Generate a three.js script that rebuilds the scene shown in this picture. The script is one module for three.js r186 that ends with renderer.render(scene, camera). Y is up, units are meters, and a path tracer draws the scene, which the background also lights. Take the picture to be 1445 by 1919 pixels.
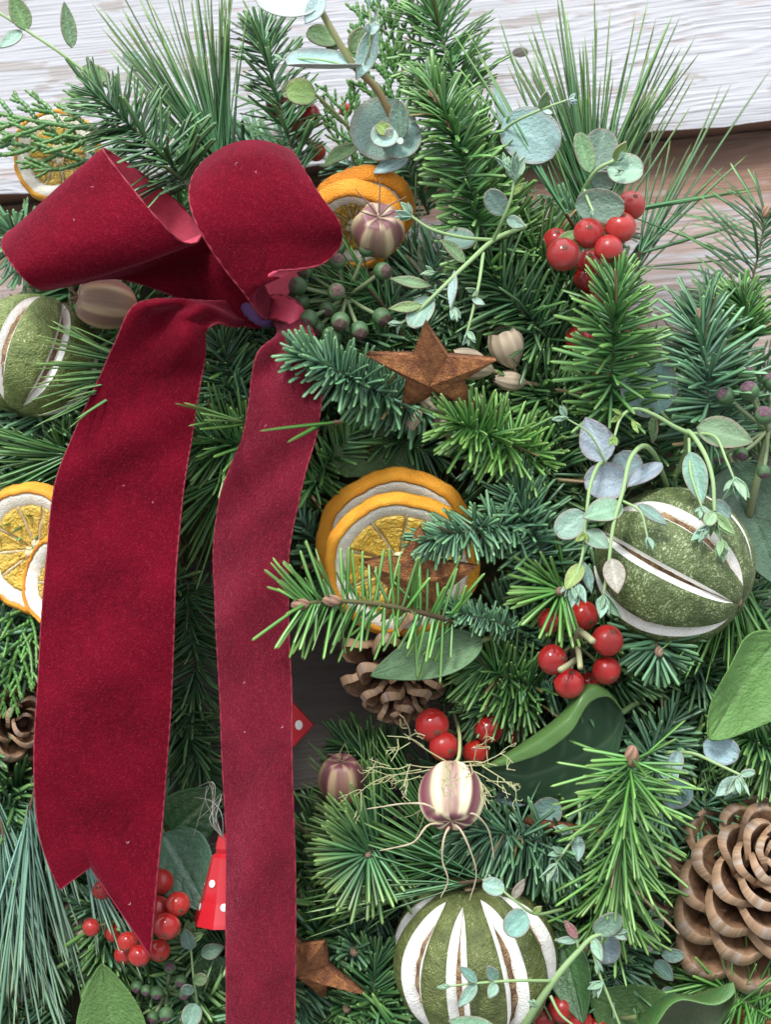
import * as THREE from 'three';

// ---------------------------------------------------------------- camera, sky, sun, exposure
const S = 0.00022, D = 0.62, W = 1445, H = 1919;          // metres per photo pixel at z = 0, camera distance, photo size
const scene = new THREE.Scene();
const camera = new THREE.PerspectiveCamera(2 * Math.atan(H / 2 * S / D) * 180 / Math.PI, W / H, 0.02, 20);
camera.position.set(0, 0, D);
camera.lookAt(0, 0, 0);
camera.focus = 0.6; camera.userData.fStop = 11;
const renderer = new THREE.WebGLRenderer({ antialias: true });
renderer.toneMapping = THREE.LinearToneMapping;
renderer.toneMappingExposure = 1.78;
renderer.shadowMap.enabled = true;
{ // an overcast sky: brighter towards the zenith, the same all round
  const w = 128, h = 64, d = new Float32Array(w * h * 4);
  for (let j = 0; j < h; j++) for (let i = 0; i < w; i++) {
    const el = ((j + 0.5) / h - 0.5) * Math.PI, s = Math.sin(el);
    const L = s > 0 ? 0.44 + 1.5 * s   : 0.44 + 0.22 * Math.max(s, -1);
    const k = (j * w + i) * 4;
    d[k] = L * 0.96; d[k + 1] = L; d[k + 2] = L * 1.075; d[k + 3] = 1;
  }
  const t = new THREE.DataTexture(d, w, h, THREE.RGBAFormat, THREE.FloatType);
  t.mapping = THREE.EquirectangularReflectionMapping; t.magFilter = THREE.LinearFilter; t.needsUpdate = true;
  scene.background = t; scene.environment = t;
}
const sun = new THREE.DirectionalLight(new THREE.Color(1, 0.985, 0.96), 1.8);
sun.position.set(-0.5, 1.4, 1.35); sun.castShadow = true; sun.shadow.radius = 26; sun.shadow.mapSize.set(2048, 2048);
Object.assign(sun.shadow.camera, { left: -0.5, right: 0.5, top: 0.5, bottom: -0.5, near: 0.2, far: 4 });
scene.add(sun, sun.target);

// ---------------------------------------------------------------- helpers
function mulberry(a) { return () => { a |= 0; a = a + 0x6D2B79F5 | 0; let t = Math.imul(a ^ a >>> 15, 1 | a); t = t + Math.imul(t ^ t >>> 7, 61 | t) ^ t; return ((t ^ t >>> 14) >>> 0) / 4294967296; }; }
let rnd = mulberry(11);
const R = (a, b) => a + (b - a) * rnd();
const V3 = (x, y, z) => new THREE.Vector3(x, y, z);
const sc = (z) => S * (D - z / 1000) / D;                                   // metres per pixel at depth z (mm)
const P = (x, y, z = 0) => V3((x - W / 2) * sc(z), (H / 2 - y) * sc(z), z / 1000);   // photo pixel + depth in mm -> metres
const clamp = (x, a = 0, b = 1) => Math.min(b, Math.max(a, x));
const lerp = (a, b, t) => a + (b - a) * t;
const sm = (a, b, x) => { const t = clamp((x - a) / (b - a)); return t * t * (3 - 2 * t); };
const mix = (a, b, t) => [lerp(a[0], b[0], t), lerp(a[1], b[1], t), lerp(a[2], b[2], t)];
const jit = (c, k, h = 0.06) => { const m = 1 + R(-k, k); return [c[0] * m * (1 + R(-h, h)), c[1] * m * (1 + R(-h, h)), c[2] * m * (1 + R(-h, h))]; };
const DEG = Math.PI / 180;
// tileable value noise
const hsh = (x, y, s) => { let h = Math.imul(x, 374761393) + Math.imul(y, 668265263) + Math.imul(s, 1274126177) | 0; h = Math.imul(h ^ h >>> 13, 1103515245); h = Math.imul(h ^ h >>> 15, 2246822519); return ((h ^ h >>> 16) >>> 0) / 4294967296; };
function vnoise(x, y, per, s = 0) {
  const xi = Math.floor(x), yi = Math.floor(y), fx = x - xi, fy = y - yi, m = (a) => ((a % per) + per) % per;
  const u = fx * fx * (3 - 2 * fx), v = fy * fy * (3 - 2 * fy);
  return lerp(lerp(hsh(m(xi), m(yi), s), hsh(m(xi + 1), m(yi), s), u), lerp(hsh(m(xi), m(yi + 1), s), hsh(m(xi + 1), m(yi + 1), s), u), v);
}
function fbm(x, y, f, oct, s = 0) { let a = 0.5, t = 0, n = 0; for (let o = 0; o < oct; o++) { t += a * vnoise(x * f, y * f, f, s + o); n += a; a *= 0.55; f *= 2; } return t / n; }
// 3-D-ish noise for relief on round things
const n3 = (x, y, z) => Math.sin(x * 1.7 + 1.3 * Math.sin(y * 1.1 + z)) * 0.5 + Math.sin(y * 2.3 + 1.1 * Math.sin(z * 1.9 + x)) * 0.3 + Math.sin(z * 2.9 + 1.7 * Math.sin(x * 1.3 + y * 0.7)) * 0.2;
function tex(n, fn, srgb = true, rep = 1, m = n) {
  const d = new Uint8Array(n * m * 4);
  for (let j = 0; j < m; j++) for (let i = 0; i < n; i++) {
    const c = fn(i / n, j / m), k = (j * n + i) * 4;
    for (let q = 0; q < 3; q++) { const l = clamp(Array.isArray(c) ? c[q] : c); d[k + q] = 255 * (srgb ? (l <= 0.0031308 ? l * 12.92 : 1.055 * Math.pow(l, 1 / 2.4) - 0.055) : l); }
    d[k + 3] = 255;
  }
  const t = new THREE.DataTexture(d, n, m, THREE.RGBAFormat);
  t.wrapS = t.wrapT = THREE.RepeatWrapping; t.magFilter = THREE.LinearFilter; t.minFilter = THREE.LinearMipmapLinearFilter; t.generateMipmaps = true;
  if (srgb) t.colorSpace = THREE.SRGBColorSpace;
  if (Array.isArray(rep)) t.repeat.set(...rep); else t.repeat.set(rep, rep);
  t.needsUpdate = true; return t;
}
const std = (o) => new THREE.MeshStandardMaterial(Object.assign({ vertexColors: true, roughness: 0.6, side: THREE.DoubleSide }, o));
const phy = (o) => new THREE.MeshPhysicalMaterial(Object.assign({ vertexColors: true, roughness: 0.6, side: THREE.DoubleSide }, o));

class GB {                                                                   // collects triangles with colour and uv
  constructor() { this.p = []; this.c = []; this.u = []; this.i = []; }
  v(q, c, u = 0, v = 0) { this.p.push(q.x, q.y, q.z); this.c.push(c[0], c[1], c[2]); this.u.push(u, v); return this.p.length / 3 - 1; }
  quad(a, b, c, d) { this.i.push(a, b, c, a, c, d); }
  tri(a, b, c) { this.i.push(a, b, c); }
  geo(o) {
    const g = new THREE.BufferGeometry(), p = new Float32Array(this.p);
    if (o) for (let k = 0; k < p.length; k += 3) { p[k] -= o.x; p[k + 1] -= o.y; p[k + 2] -= o.z; }
    g.setAttribute('position', new THREE.BufferAttribute(p, 3));
    g.setAttribute('color', new THREE.BufferAttribute(new Float32Array(this.c), 3));
    g.setAttribute('uv', new THREE.BufferAttribute(new Float32Array(this.u), 2));
    g.setIndex(this.i); g.computeVertexNormals(); return g;
  }
}
const names = {};
const numbered = (n) => { names[n] = (names[n] ?? -1) + 1; return names[n] ? n + '_' + String(names[n]).padStart(3, '0') : n; };
function thing(name, label, category, at, group) {
  const o = new THREE.Group(); o.name = numbered(name); o.position.copy(at); o.userData = { label, category };
  if (group) o.userData.group = group;
  scene.add(o); return o;
}
function put(name, geo, mat, parent) { const m = new THREE.Mesh(geo, mat); m.name = name; m.castShadow = m.receiveShadow = true; parent.add(m); return m; }
// a part whose triangles were collected in world metres, hung under its thing (or under a part of it)
function part(name, gb, mat, root, parent = root, stuff) { const m = put(name, gb.geo(root.position), mat, parent); if (stuff) m.userData.kind = 'stuff'; return m; }

function frame(d, hint) { const n = hint.clone().addScaledVector(d, -hint.dot(d)); if (n.lengthSq() < 1e-6) n.set(0.3, 1, 0.2).addScaledVector(d, -V3(0.3, 1, 0.2).dot(d)); n.normalize(); return [n, V3().crossVectors(d, n)]; }
function curveOf(pts) { return new THREE.CatmullRomCurve3(pts, false, 'centripetal'); }
function tube(gb, pts, r0, r1, c0, c1 = c0, sides = 6, segs = 0, bump = null) {
  const cv = pts.length > 1 ? curveOf(pts) : null, L = cv.getLength(); segs = segs || Math.max(3, Math.min(60, Math.round(pts.length * 5)));
  let hint = V3(0.13, 0.21, 1), prev = null, u = 0;
  for (let k = 0; k <= segs; k++) {
    const t = k / segs, p = cv.getPoint(t), d = cv.getTangent(t), [n, b] = frame(d, hint); hint = n;
    let r = lerp(r0, r1, t); if (bump) r *= bump(t);
    const c = mix(c0, c1, t), row = [];
    for (let s = 0; s < sides; s++) { const a = s / sides * 2 * Math.PI; row.push(gb.v(p.clone().addScaledVector(n, Math.cos(a) * r).addScaledVector(b, Math.sin(a) * r), c, s / sides * 0.01, t * L)); }
    if (prev) for (let s = 0; s < sides; s++) gb.quad(prev[s], prev[(s + 1) % sides], row[(s + 1) % sides], row[s]);
    else { const e = gb.v(p, c); for (let s = 0; s < sides; s++) gb.tri(e, row[(s + 1) % sides], row[s]); }
    prev = row;
  }
  const e = gb.v(cv.getPoint(1), c1); for (let s = 0; s < sides; s++) gb.tri(e, prev[s], prev[(s + 1) % sides]);
}
// a sheet f(u in -1..1, v in 0..1) with thickness
function sheet(gb, f, nu, nv, th, col, uv) {
  const g = [];
  for (let j = 0; j <= nv; j++) { g.push([]); for (let i = 0; i <= nu; i++) g[j].push(f(i / nu * 2 - 1, j / nv)); }
  const at = (j, i) => g[clamp(j, 0, nv)][clamp(i, 0, nu)], top = [], bot = [];
  for (let j = 0; j <= nv; j++) { top.push([]); bot.push([]); for (let i = 0; i <= nu; i++) {
    let du = at(j, i + 1).clone().sub(at(j, i - 1)), dv = at(j + 1, i).clone().sub(at(j - 1, i));
    if (du.lengthSq() < 1e-12) { const jj = j < nv / 2 ? j + 1 : j - 1; du = at(jj, i + 1).clone().sub(at(jj, i - 1)); }
    const n = V3().crossVectors(du, dv); if (n.lengthSq() < 1e-20) n.set(0, 0, 1); n.normalize();
    const u = i / nu * 2 - 1, v = j / nv, [a, b] = uv ? uv(u, v) : [u, v], h = typeof th === 'function' ? th(u, v) : th;
    top[j].push(gb.v(g[j][i].clone().addScaledVector(n, h / 2), col(u, v, 1), a, b));
    bot[j].push(gb.v(g[j][i].clone().addScaledVector(n, -h / 2), col(u, v, -1), a, b));
  } }
  for (let j = 0; j < nv; j++) for (let i = 0; i < nu; i++) { gb.quad(top[j][i], top[j][i + 1], top[j + 1][i + 1], top[j + 1][i]); gb.quad(bot[j][i], bot[j + 1][i], bot[j + 1][i + 1], bot[j][i + 1]); }
  for (let j = 0; j < nv; j++) { gb.quad(top[j][0], top[j + 1][0], bot[j + 1][0], bot[j][0]); gb.quad(top[j][nu], bot[j][nu], bot[j + 1][nu], top[j + 1][nu]); }
  for (let i = 0; i < nu; i++) { gb.quad(top[0][i], bot[0][i], bot[0][i + 1], top[0][i + 1]); gb.quad(top[nv][i], top[nv][i + 1], bot[nv][i + 1], bot[nv][i]); }
}
function blob(gb, p, r, col, seg = 10, sc3 = [1, 1, 1], rot = null) {
  const rows = [];
  for (let j = 0; j <= seg; j++) { rows.push([]); for (let i = 0; i <= seg * 2; i++) {
    const th = j / seg * Math.PI, ph = i / seg * Math.PI, q = V3(Math.sin(th) * Math.cos(ph) * sc3[0], Math.cos(th) * sc3[1], Math.sin(th) * Math.sin(ph) * sc3[2]).multiplyScalar(r);
    if (rot) q.applyQuaternion(rot);
    rows[j].push(gb.v(q.add(p), typeof col === 'function' ? col(th, ph) : col, i / seg * 0.5 * r * 6, j / seg * r * 3));
  } }
  for (let j = 0; j < seg; j++) for (let i = 0; i < seg * 2; i++) gb.quad(rows[j][i], rows[j][i + 1], rows[j + 1][i + 1], rows[j + 1][i]);
}
const qTo = (y, z = V3(0, 0, 1)) => { // turns local +y to y and local +z as near to z as can be
  const [n, b] = frame(y.clone().normalize(), z); return new THREE.Quaternion().setFromRotationMatrix(new THREE.Matrix4().makeBasis(V3().crossVectors(y.clone().normalize(), n), y.clone().normalize(), n)); };

// ---------------------------------------------------------------- needles
// one flat needle: four-sided, grooved above, blunt at the end
const NP = { 2: [[0, .5], [.3, 1], [.9, .95]], 3: [[0, .45], [.16, .95], [.62, 1], [.95, .82]], 5: [[0, .6], [.15, .9], [.35, 1], [.55, .95], [.75, .8], [.92, .5]] };
function needle(gb, base, d, nn, len, hw, th, bend, ce, cc, ct, segs = 3) {
  const [n, b] = frame(d, nn); let prev = null;
  for (const [t, w] of NP[segs]) {
    const p = base.clone().addScaledVector(d, len * t).addScaledVector(n, bend * len * t * t), k = t * t * t;
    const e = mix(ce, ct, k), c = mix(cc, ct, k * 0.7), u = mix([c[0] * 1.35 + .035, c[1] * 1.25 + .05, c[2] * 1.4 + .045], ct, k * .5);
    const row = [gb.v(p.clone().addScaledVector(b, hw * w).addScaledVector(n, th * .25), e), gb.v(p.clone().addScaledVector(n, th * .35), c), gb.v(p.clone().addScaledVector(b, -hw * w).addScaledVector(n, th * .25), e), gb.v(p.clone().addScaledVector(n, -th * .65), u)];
    if (prev) for (let s = 0; s < 4; s++) gb.quad(prev[s], prev[(s + 1) % 4], row[(s + 1) % 4], row[s]);
    prev = row;
  }
  const tip = gb.v(base.clone().addScaledVector(d, len).addScaledVector(n, bend * len), ct);
  for (let s = 0; s < 4; s++) gb.tri(prev[s], prev[(s + 1) % 4], tip);
}
// colours: edge, middle, tip
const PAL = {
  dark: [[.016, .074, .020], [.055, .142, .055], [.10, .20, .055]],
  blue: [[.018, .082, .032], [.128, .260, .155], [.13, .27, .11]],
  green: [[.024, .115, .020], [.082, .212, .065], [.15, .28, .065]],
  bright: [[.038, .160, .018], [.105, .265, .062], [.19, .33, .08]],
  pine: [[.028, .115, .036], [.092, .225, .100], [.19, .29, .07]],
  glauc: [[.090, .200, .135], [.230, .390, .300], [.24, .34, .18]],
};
const leafT = tex(512, (u, v) => { const a = fbm(u, v, 8, 4, 3), b = fbm(u, v, 40, 3, 7), c = fbm(u, v, 120, 2, 9), vn = Math.abs(fbm(u, v, 14, 3, 17) - .5), sp = sm(.66, .74, fbm(u, v, 70, 2, 23)); const k = .88 + .22 * (a - .5) + .2 * (b - .5) + .15 * (c - .5) - .06 * sp; return [k, k, k * (1 + .12 * (a - .5))]; }, true, 1 / .03);
const leafB = tex(512, (u, v) => fbm(u, v, 30, 3, 7), false, 1 / .03);
const M = {
  needle: std({ roughness: 0.3 }), bark: std({ roughness: 0.9 }), leaf: phy({ roughness: 0.42, clearcoat: 0.5, clearcoatRoughness: 0.25, map: leafT, bumpMap: leafB, bumpScale: .0003 }), gum: std({ roughness: 0.58, map: leafT, bumpMap: leafB, bumpScale: .0004 }), stem: std({ roughness: 0.65 }),
};
const BARK = [.095, .058, .030];
// a fir sprig along a stem: needles comb to both sides and over the top
function fir(label, px, o = {}) {
  o = Object.assign({ len: 80, w: 9, n: 110, pal: 'dark', a0: 68, a1: 25, flat: 0.6, droop: 0, bend: 0.12, bud: 0, segs: 3, name: 'fir_sprig', cat: 'fir sprig', stem: 5, up: [0, 0.2, 1], tipShort: .75, under: 0.15 }, o);
  if (o.group) { o.n = Math.round(o.n * 1.22); o.w *= .9; } else { o.n = Math.round(o.n * 1.55); o.w *= .77; }
  const pts = px.map((q) => P(...q)), cv = curveOf(pts), z0 = px[0][2] ?? 0, s = sc(z0), root = thing(o.name, label, o.cat, pts[0], o.group);
  const gb = new GB(), pal = PAL[o.pal], UP = V3(...o.up).normalize();
  for (let k = 0; k < o.n; k++) {
    const t = Math.min(1, (k + R(0, 1)) / o.n * 1.0), p = cv.getPoint(t), T = cv.getTangent(t), [N, B] = frame(T, UP);
    const side = k % 2 ? 1 : -1; let ph;
    const q = rnd();
    if (q < o.flat) ph = R(-20, 38); else if (q < o.flat + o.under) ph = R(-70, -15); else ph = R(30, 92);
    const al = lerp(o.a0, o.a1, Math.pow(t, 3)) * R(.72, 1.2) * DEG; ph *= DEG;
    const d = T.clone().multiplyScalar(Math.cos(al)).addScaledVector(B, side * Math.cos(ph) * Math.sin(al)).addScaledVector(N, Math.sin(ph) * Math.sin(al));
    d.y -= o.droop; d.normalize();
    const nn = N.clone().multiplyScalar(.7).addScaledVector(T, 0.55).add(V3(R(-.35, .35), R(-.35, .35), R(-.35, .35))), fl = rnd() < .3 ? -1 : 1; nn.multiplyScalar(fl);
    d.add(V3(R(-.14, .14), R(-.14, .14), R(-.14, .14))).normalize(); const dry = rnd() < .014;
    const len = o.len * s * R(.62, 1.14) * lerp(1, o.tipShort, Math.pow(t, 4)) * lerp(.85, 1, sm(0, .12, t)), m = R(.6, 1.42);
    const j = (c) => jit(c.map((x) => x * m), .08, .06);
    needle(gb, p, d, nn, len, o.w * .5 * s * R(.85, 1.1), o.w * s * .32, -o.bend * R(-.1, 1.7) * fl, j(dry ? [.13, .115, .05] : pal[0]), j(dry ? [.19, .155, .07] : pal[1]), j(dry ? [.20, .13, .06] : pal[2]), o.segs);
  }
  part('needles', gb, M.needle, root, root, true);
  const sb = new GB(); tube(sb, pts, o.stem * .5 * s, o.stem * .35 * s, jit(BARK, .2), jit(mix(BARK, pal[1], .3), .2), 6, 14); part('stem', sb, M.bark, root);
  for (let b = 0; b < o.bud; b++) {
    const t = b ? R(.55, .95) : 1, p = cv.getPoint(t), T = cv.getTangent(t), bb = new GB();
    if (b) p.add(V3(R(-6, 6) * s, R(-6, 6) * s, 8 * s));
    blob(bb, p.addScaledVector(T, 3 * s), (o.budR ?? 8) * s, (th, ph) => mix([.16, .07, .04], [.34, .22, .15], clamp(.5 + .5 * Math.sin(ph * 5 + th * 14))), 9, [1, 1.6, 1], qTo(T)); part('bud', bb, M.bark, root);
  }
  return root;
}
// a rosette of needles round a bud that looks at the viewer
function rosette(label, x, y, z, o = {}) {
  o = Object.assign({ len: 100, w: 9, n: 90, pal: 'blue', from: 0, to: 360, lean: [0, 0], name: 'fir_sprig', cat: 'fir sprig', bud: 1, depth: 45, bend: .1, el0: 5, el1: 70, segs: 3, inner: .55 }, o);
  const s = sc(z), tip = P(x, y, z), ax = V3(o.lean[0], o.lean[1], 1).normalize(), base = tip.clone().addScaledVector(ax, -o.depth / 1000), root = thing(o.name, label, o.cat, base, o.group), gb = new GB(), pal = PAL[o.pal];
  const [N, B] = frame(ax, V3(0, 1, 0));
  for (let k = 0; k < o.n; k++) {
    const t = Math.pow(rnd(), .8), az = R(o.from, o.to) * DEG, el = lerp(o.el0, o.el1, Math.pow(t, 2)) * R(.75, 1.2) * DEG;
    const rad = V3(Math.cos(az), Math.sin(az), 0), r2 = rad.addScaledVector(ax, -rad.dot(ax)).normalize();
    const d = r2.clone().multiplyScalar(Math.cos(el)).addScaledVector(ax, Math.sin(el)).normalize(), m = R(.6, 1.42), j = (c) => jit(c.map((v) => v * m), .08);
    needle(gb, base.clone().lerp(tip, t).addScaledVector(r2, 2 * s), d, ax.clone().add(V3(R(-.3, .3), R(-.3, .3), 0)), o.len * s * R(.8, 1.1) * lerp(1, o.inner, t * t), o.w * .5 * s * R(.85, 1.1), o.w * .3 * s, -o.bend * R(.2, 1.7), j(pal[0]), j(pal[1]), j(pal[2]), o.segs);
  }
  part('needles', gb, M.needle, root, root, true);
  const sb = new GB(); tube(sb, [base, tip.clone().addScaledVector(ax, -.002)], 3 * s, 2.5 * s, jit(BARK, .2)); part('stem', sb, M.bark, root);
  if (o.bud) { const bb = new GB(); blob(bb, tip, (o.budR ?? 9) * s, (th, ph) => mix([.10, .055, .035], [.30, .20, .14], clamp(.5 + .5 * Math.sin(ph * 5 + th * 12))), 9, [1, 1.5, 1], qTo(ax)); part('bud', bb, M.bark, root); }
  return root;
}
// a pine tuft: long thin needles from a twig, angles as in the picture (0 right, 90 up)
function pine(label, px, o = {}) {
  o = Object.assign({ a0: 40, a1: 140, l0: 200, l1: 330, n: 60, w: 6.5, pal: 'pine', zs: 25, bend: .12, name: 'pine_sprig', cat: 'pine sprig', sag: 0, tips: null, zb: 0 }, o);
  const pts = px.map((q) => P(...q)), cv = curveOf(pts), z = px[0][2], s = sc(z), root = thing(o.name, label, o.cat, pts[0], o.group), gb = new GB(), pal = PAL[o.pal];
  const N = o.tips ? o.tips.length : o.n;
  for (let k = 0; k < N; k++) {
    const t = o.tips ? R(.2, 1) : Math.pow(rnd(), .7), p = cv.getPoint(t), T = cv.getTangent(t); let len, d;
    if (o.tips) { const q = o.tips[k]; d = P(q[0], q[1], z + (q[2] ?? R(-o.zs, o.zs))).sub(p); len = d.length(); d.normalize(); }
    else { const a = R(o.a0, o.a1) * DEG; len = R(o.l0, o.l1) * s; d = V3(Math.cos(a), Math.sin(a), R(-o.zs, o.zs) / 100 + o.zb).normalize(); }
    const m = R(.65, 1.35), j = (c) => jit(c.map((v) => v * m), .08, .1);
    const nn = V3(R(-1, 1), R(-.5, 1), R(-.2, 1));
    if (o.sag) { nn.set(R(-.3, .3), 1, R(0, .4)); }
    needle(gb, p.clone().add(V3(R(-3, 3) * s, R(-3, 3) * s, R(-3, 3) * s)), d, nn, len, o.w * .5 * s * R(.75, 1.15), o.w * .42 * s, o.sag ? -o.sag * R(.5, 1.4) : o.bend * R(-1, 1), j(pal[0]), j(pal[1]), j(pal[2]), 5);
  }
  part('needles', gb, M.needle, root, root, true);
  const sb = new GB(); tube(sb, pts, 4 * s, 3 * s, jit(BARK, .2)); part('stem', sb, M.bark, root);
  return root;
}
// a cypress spray: branchlets covered in tight scales
function cypress(label, px, o = {}) {
  o = Object.assign({ n: 9, len: 110, pal: 'green', w: 9 }, o);
  const pts = px.map((q) => P(...q)), cv = curveOf(pts), s = sc(px[0][2]), root = thing('cypress_spray', label, 'cypress spray', pts[0], o.group), gb = new GB(), pal = PAL[o.pal];
  const scale = (L) => { const k = Math.max(3, L / (10 * s)); return (t) => (0.62 + .55 * ((t * k) % 1)) * (t > .93 ? .7 : 1); };
  const twig = (a, b, c, r) => { const L = a.distanceTo(c), col = jit(mix(pal[0], pal[1], R(.2, 1)), .25); tube(gb, [a, b, c], r, r * .75, col, jit(mix(col, pal[2], .5), .1), 6, Math.max(8, Math.round(L / (3.4 * s))), scale(L)); };
  twig(pts[0], cv.getPoint(.5), pts[pts.length - 1], o.w * .5 * s);
  for (let k = 1; k < o.n; k++) {
    const t = k / o.n, p = cv.getPoint(t), T = cv.getTangent(t), [N, B] = frame(T, V3(0, .2, 1)), sd = k % 2 ? 1 : -1, L = o.len * s * lerp(1.1, .45, t) * R(.8, 1.15);
    const d = T.clone().addScaledVector(B, sd * R(.6, .95)).addScaledVector(N, R(-.15, .4)).normalize(), e = p.clone().addScaledVector(d, L).addScaledVector(T, L * .25);
    twig(p, p.clone().addScaledVector(d, L * .5), e, o.w * .45 * s);
    for (let q = 0; q < 4; q++) { const u = R(.25, .9), pp = p.clone().lerp(e, u), dd = d.clone().addScaledVector(B, (q % 2 ? 1 : -1) * R(.5, .9)).addScaledVector(N, R(-.1, .4)).normalize(), l2 = L * R(.22, .42); twig(pp, pp.clone().addScaledVector(dd, l2 * .5), pp.clone().addScaledVector(dd, l2).addScaledVector(T, l2 * .2), o.w * .38 * s); }
  }
  part('scale_leaves', gb, M.needle, root, root, true); return root;
}

// ---------------------------------------------------------------- leaves
const OUT = {
  round: (v) => Math.pow(Math.max(0, 1 - Math.pow(Math.abs(2 * v - 1.02) / 1.02, 2.1)), .52),
  ovate: (v) => Math.pow(Math.max(0, Math.sin(Math.PI * Math.pow(v, .78))), .8),
  lance: (v) => Math.pow(Math.max(0, Math.sin(Math.PI * Math.pow(v, .9))), 1.05),
  heart: (v) => Math.max(0, Math.pow(Math.max(0, Math.sin(Math.PI * Math.pow(v, .62))), .72)),
  lobed: (v) => Math.max(0, Math.pow(Math.sin(Math.PI * Math.pow(v, .6)), .6)) * (1 + .2 * Math.cos(v * 17 + 1)) * (v > .97 ? .6 : 1),
};
// base px, tip px, full width in px, then how it is turned (degrees about its midrib), cupped and bent
function leafInto(gb, b, t, wpx, o = {}) {
  o = Object.assign({ roll: 0, cup: .12, bend: .08, out: 'round', c: [.2, .33, .28], c2: null, rim: null, vein: null, th: .0005, nu: 8, nv: 12, wave: 0, fold: 0, twist: 0, mid: 1 }, o);
  const d = t.clone().sub(b), L = d.length(); d.normalize();
  let [n, sd] = frame(d, V3(0, .1, 1)); const q = new THREE.Quaternion().setFromAxisAngle(d, o.roll * DEG); n.applyQuaternion(q); sd.applyQuaternion(q);
  const hw = wpx * .5, f = OUT[o.out];
  sheet(gb, (u, v) => {
    const w = f(v) * hw, uu = u;
    let h = -o.cup * uu * uu * w * 2 * -1 + o.bend * L * (v * v - v * .3);
    if (o.wave) h += o.wave * hw * Math.abs(uu) * Math.sin(v * 9 + uu * 2.5 + o.wave * 7);
    if (o.vein) { const r = Math.abs(((v * 6.5 - Math.abs(uu) * 2.1) % 1 + 1) % 1 - .5); h -= .0004 * (1 - sm(0, .13, .5 - r)) * 1 + .0007 * (1 - sm(0, .09, Math.abs(uu))); }
    h += o.fold * w * Math.abs(uu);
    const p = b.clone().addScaledVector(d, L * v).addScaledVector(sd, uu * w).addScaledVector(n, h);
    if (o.twist) { const a = o.twist * DEG * v, x = sd.clone().multiplyScalar(uu * w * (Math.cos(a) - 1)).addScaledVector(n, uu * w * Math.sin(a)); p.add(x); }
    return p;
  }, o.nu, o.nv, o.th, (u, v, side) => {
    let c = side > 0 || !o.c2 ? o.c : o.c2; c = c.slice();
    const k = 1 + .13 * n3(u * 3 + b.x * 400, v * 5 + b.y * 300, 2); c = c.map((x) => x * k);
    if (o.vein) { const r = Math.abs(((v * 6.5 - Math.abs(u) * 2.1) % 1 + 1) % 1 - .5); c = mix(c, o.vein, Math.max(.5 * (1 - sm(.0, .12, .5 - r)), .8 * (1 - sm(0, .09, Math.abs(u))))); }
    else if (o.mid) c = mix(c, c.map((x) => x * 1.25 + .02), 1 - sm(.04, .16, Math.abs(u)));
    if (o.rim) c = mix(c, o.rim, Math.max(sm(.8, .98, Math.abs(u)), sm(.95, 1, v)) * .5); return c;
  }, (u, v) => [u * hw, v * L]);
}

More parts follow.
